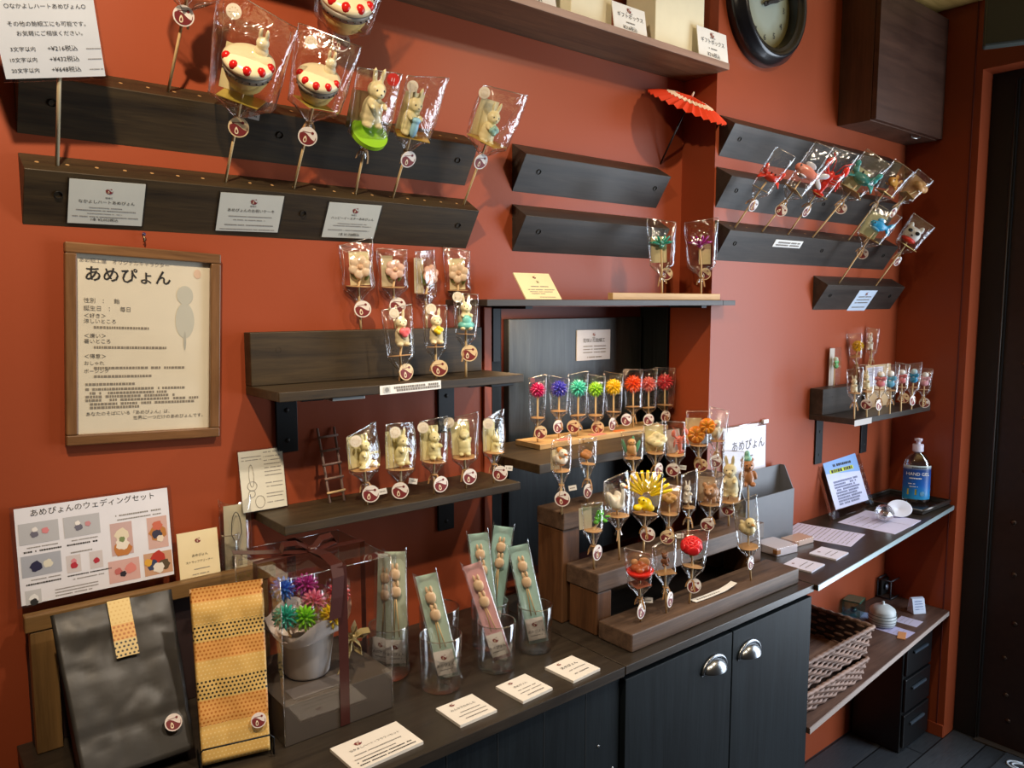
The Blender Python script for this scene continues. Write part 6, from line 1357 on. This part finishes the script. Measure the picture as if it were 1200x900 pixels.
# tray with hand gel
T0, T1, TY0, TY1 = 2.640, 2.858, -.322, -.114
tr_ = thing('metal_tray', 'dark steel tray at the end of the wall counter under the hand gel', 'tray', (0, 0, ZC+.0005)); TS = plain('#5f5a56', .3, .75)
b = MB(); b.box((T0, TY0, 0), (T1, TY1, .003), plain('#3b332e', .25, .6), .001); b.build('tray_floor', tr_)
b = MB(); RMT = [(T0, TY0), (T1, TY0), (T1, TY1), (T0, TY1)]
b.tube([(x_, y_, .014) for x_, y_ in RMT+[RMT[0]]], .0045, TS, 8)
for (xa, ya, xb, yb) in ((T0, TY0, T1, TY0+.003), (T0, TY1-.003, T1, TY1), (T0, TY0+.003, T0+.003, TY1-.003), (T1-.003, TY0+.003, T1, TY1-.003)): b.box((xa, ya, .001), (xb, yb, .013), TS)
b.build('rim', tr_)
bc = at_z(1080, 588.5, ZC+.004); bc.x = 2.790; bc.y = -.235
bt = thing('hand_gel_bottle', 'clear pump bottle with a blue hand gel label, on the steel tray', 'bottle', mw=Matrix.Translation((bc.x, bc.y, ZC+.0037)) @ Matrix.Rotation(math.radians(-58), 4, 'Z') @ Matrix.Diagonal((1.18, 1.18, 1.27, 1)))
sx_, BH = .037, .135
GEL = film('gel_blue_clear', tint=(.72, .86, .96), base=.20, edge=.5, rough=.03, bump=.02, bscale=6)
def oval_lathe(mb, prof, m, seg=40, ry=.62): mb.lathe(prof, m, seg, mat4=Matrix.Diagonal((1, ry, 1, 1)))
b = MB(); oval_lathe(b, [(.0001, .0005), (.032, .0005), (sx_, .006), (sx_, .100), (.034, .116), (.024, .130), (.012, .137), (.012, .142), (.0001, .142)], GEL); b.build('bottle_body', bt)
b = MB(); vs, fs = [], []
for j in range(2):
    for k in range(25):
        a_ = PI+PI*.06+PI*.88*k/24; vs.append((sx_*1.012*math.cos(a_), sx_*1.012*.62*math.sin(a_), .012+.093*j))
for k in range(24): fs.append((k, k+1, 26+k, 25+k))
def lab_mat():
    m, nt, bs = new_mat('blue_label'); bsdf_set(bs, rough=.35); tc = nt.nodes.new('ShaderNodeTexCoord'); sp = nt.nodes.new('ShaderNodeSeparateXYZ'); rp = nt.nodes.new('ShaderNodeValToRGB'); mm = nt.nodes.new('ShaderNodeMath'); mm.operation = 'MULTIPLY'; mm.inputs[1].default_value = 9.0
    e = rp.color_ramp.elements; e[0].position = .1; e[0].color = (*lin('#2f9fdc'), 1); e[1].position = .93; e[1].color = (*lin('#c9d6d6'), 1)
    n1 = e.new(.45); n1.color = (*lin('#1660b8'), 1); n2 = e.new(.84); n2.color = (*lin('#123a80'), 1)
    nt.links.new(tc.outputs['Object'], sp.inputs[0]); nt.links.new(sp.outputs[2], mm.inputs[0]); nt.links.new(mm.outputs[0], rp.inputs[0]); nt.links.new(rp.outputs[0], bs.inputs['Base Color']); return m
b.add(vs, fs, lab_mat(), True); lbm = b.build('label', bt)
b = MB(); t = MB(); put_text(t, 'HAND GEL', 0, .078, .0125, WHITE, y=0); put_dashes(t, -.022, .010, .070, .003, WHITE, 0, 2); put_dashes(t, -.024, -.006, .055, .0022, WHITE, 0, 3); put_dashes(t, -.024, .002, .047, .0022, WHITE, 0, 4); put_dashes(t, -.022, .024, .099, .004, plain('#3b4450', .5), 0, 6)
t.box((-.026, 0, .024), (-.002, .0002, .040), plain('#e6d24a', .5)); t.ell((.014, 0, .028), (.007, .0003, .007), plain('#8fd0ee', .4))
for v in t.bm.verts: v.co.y = -math.sqrt(max(0, 1-(v.co.x/(sx_*1.03))**2))*sx_*1.03*.62-.0004-v.co.y*0
b.bm.free(); me = t.mesh('gel_letters'); link('lettering', me, lbm)
b = MB(); b.lathe([(.0001, .142), (.0145, .142), (.0150, .144), (.0150, .160), (.0135, .162), (.006, .162), (.006, .170), (.0105, .171), (.0110, .177), (.0001, .179)], plain('#e3dff0', .35), 28); b.box((-.004, -.026, .1705), (.004, 0, .177), plain('#e3dff0', .35), .001); b.build('pump_head', bt)

# ------------------------------------------------------------------ lower shelf: baskets and small things
def basket(label, cx, cy, z, w0, d0, h, seed):
    t = thing('wicker_basket', label, 'basket', (cx, cy, z)); WK = wood('wicker', '#4a3226', '#a08070', 'x', rough=.6, scale=2.0); r = random.Random(seed)
    def loop(k, n, grow):  # point on a rounded rectangle
        a_, b_ = w0/2*grow, d0/2*grow; p = 2*(a_+b_)*2; s = (k/n)*p
        for (x0_, y0_, dx_, dy_, L_) in ((-a_, -b_, 1, 0, 2*a_), (a_, -b_, 0, 1, 2*b_), (a_, b_, -1, 0, 2*a_), (-a_, b_, 0, -1, 2*b_)):
            if s <= L_: return Vector((x0_+dx_*s, y0_+dy_*s, 0)), Vector((dy_, -dx_, 0))
            s -= L_
        return Vector((-a_, -b_, 0)), Vector((0, -1, 0))
    rows = 7; n = 176; b = MB()
    for j in range(rows):
        z_ = .006+(h-.012)*j/(rows-1); g = .93+.07*j/(rows-1); path = []
        for k in range(n+1):
            p, nn_ = loop(k % n, n, g); ph_ = (k/4)*PI+j*PI; path.append(p+nn_*(.0035*math.sin(ph_))+Vector((0, 0, z_+.001*math.sin(ph_*.5))))
        b.tube(path, .0046, WK, 6, cap=False)
    b.build('woven_wall', t)
    b = MB()
    for k in range(0, n, 4):
        p, nn_ = loop(k, n, .93); q_, _ = loop(k, n, 1.0); b.tube([p+Vector((0, 0, .003)), q_+Vector((0, 0, h-.003))], .0016, WK, 5)
    b.build('stakes', t)['kind'] = 'stuff'
    b = MB(); vs, fs = [], []
    for k in range(n):
        p, _ = loop(k, n, .91); q_, _ = loop(k, n, .975); vs += [p+Vector((0, 0, .004)), q_+Vector((0, 0, h-.002))]
    for k in range(n): fs.append((2*k, 2*((k+1) % n), 2*((k+1) % n)+1, 2*k+1))
    b.add(vs, fs, plain('#2e1f18', .7)); b.build('inner_wall', t)
    b = MB(); b.tube([loop(k % n, n, 1.02)[0]+Vector((0, 0, h+.0015*math.sin(k*1.7))) for k in range(n+1)], .0062, WK, 8, cap=False); b.build('rim', t)
    b = MB(); b.box((-w0/2*.92, -d0/2*.92, .001), (w0/2*.92, d0/2*.92, .005), WK); b.build('base', t); return t
bx0, bx1 = CX1+.012, 2.165
basket('dark wicker basket lying at the bottom of the stack on the lower shelf', (bx0+bx1)/2-.01, -.262, LZ+.001, (bx1-bx0)*.92, .270, .062, 1)
basket('dark wicker basket on top of the stack, open and empty', (bx0+bx1)/2, -.262, LZ+.0745, (bx1-bx0)*.95, .280, .080, 2)
def lz(px, py): return at_z(px, py, LZ)
c = lz(1004, 720); gc = thing('glass_block', 'pale green glass box on the patterned paper of the lower shelf', 'glass box', (c.x, c.y+.012, LZ+.0022), rz=math.radians(12))
GG = film('green_glass', tint=(.6, .85, .78), base=.12, edge=.5, bump=.02, bscale=6)
b = MB(); b.box((-.035, -.030, 0), (.035, .030, .052), GG, .001); b.build('glass_sides', gc); b = MB(); b.box((-.033, -.028, .046), (.033, .028, .0515), plain('#4f8f80', .25), .001); b.build('green_top', gc); b = MB(); b.ell((.0, 0, .012), (.015, .012, .010), plain('#16303a', .3)); b.build('dark_piece', gc)
flat_card('blue patterned paper under the green glass box on the lower shelf', ((973, 722.5), (992, 709), (1004, 734)), LZ, .0012, plain('#8fa3c8', .5, var=.4), name='patterned_paper', cat='paper')
c = lz(1037, 734); lp = thing('lidded_pot', 'round white ribbed pot with a knob lid on the lower shelf', 'pot', mw=Matrix.Translation((c.x, c.y+.01, LZ+.0022)) @ Matrix.Scale(1.15, 4)); RW = plain('#c3cccf', .4)
prof = [(.0001, 0), (.026, 0)]+[(.034-.0006*(k % 2)*3+(.004*math.sin(k*PI/9)), .004+k*.0042) for k in range(9)]+[(.034, .043)]
b = MB(); b.lathe(prof, RW, 40); b.build('pot_body', lp)
b = MB(); b.lathe([(.0355, .0435), (.033, .050), (.022, .058), (.010, .062), (.004, .063), (.005, .067), (.004, .071), (.0001, .072)], RW, 40); b.build('lid', lp)
b = MB()
for k in range(4): b.lathe([(.0352+.0036*math.sin((k*2+1)*PI/9), .0075+k*.0088), (.0362+.0036*math.sin((k*2+1)*PI/9), .0085+k*.0088), (.0352+.0036*math.sin((k*2+1)*PI/9), .0095+k*.0088)], plain('#5a6468', .4), 40)
b.build('grooves', lp)
flat_card('lilac printed paper on the lower shelf right of the ribbed pot', ((1043, 722), (1053, 716), (1062, 748)), LZ, .0010, plain('#b9b4d8', .6), name='paper_sheet', cat='paper', dashes=[(.1, .9, v, .03) for v in (.85, .7, .55, .4, .25)])
flat_card('white printed paper at the back on the lower shelf, under the lilac one', ((1056, 722), (1064, 716), (1074, 735)), LZ, .0004, plain('#c9c6e2', .6), name='paper_sheet', cat='paper', dashes=[(.1, .9, v, .03) for v in (.8, .6, .4)])
c = lz(1056, 745); b = MB(); b.box((-.030, -.012, .0003), (.030, .012, .0028), plain('#c98a58', .6), .0005); o_ = b.build('tan_card', None, loc=(c.x, c.y-.002, LZ), rot=(0, 0, .35)); tag(o_, 'small tan card at the basket corner on the lower shelf', 'card')
c = lz(1076, 718); cs_ = thing('card_stand', 'small white sign block with blue print on the lower shelf', 'sign', (c.x, c.y+.006, LZ+.0003), rz=math.radians(-30))
b = MB(); b.prism([(-.018, 0), (.018, 0), (.010, .050), (.004, .054), (-.006, .050)], -.024, .024, plain('#c3cfe6', .5), 'x', .001); b.build('block', cs_)
b = MB()
for k in range(4): put_dashes(b, -.016, .014, .012+.009*k, .003, plain('#5a74a8', .5), -.0185, k)
b.build('lettering', cs_, rot=(math.radians(-13), 0, 0))
c = at_y(1040, 706, YR-.03); bs_ = thing('black_box_frame', 'small black cube frame standing against the back of the lower shelf', 'box frame', (c.x, YR-.030, LZ+.0003))
b = MB(); s_ = .034; pts = [(sx, sy, sz) for sx in (-1, 1) for sy in (-1, 1) for sz in (0, 1)]
for p in pts:
    for q_ in pts:
        if p < q_ and sum(p[i] != q_[i] for i in range(3)) == 1: b.tube([(p[0]*s_, p[1]*s_*.7, .003+p[2]*.066), (q_[0]*s_, q_[1]*s_*.7, .003+q_[2]*.066)], .0028, plain('#3c3c42', .4), 6)
b.build('frame', bs_)
b = MB(); b.box((-.028, .012, .006), (.028, .018, .064), DARK); b.ell((0, .006, .034), (.012, .006, .012), plain('#8890a0', .3, .6)); b.build('insert', bs_)

# tidy up the helpers used while building
for o_ in (_to, _rm): bpy.data.objects.remove(o_)
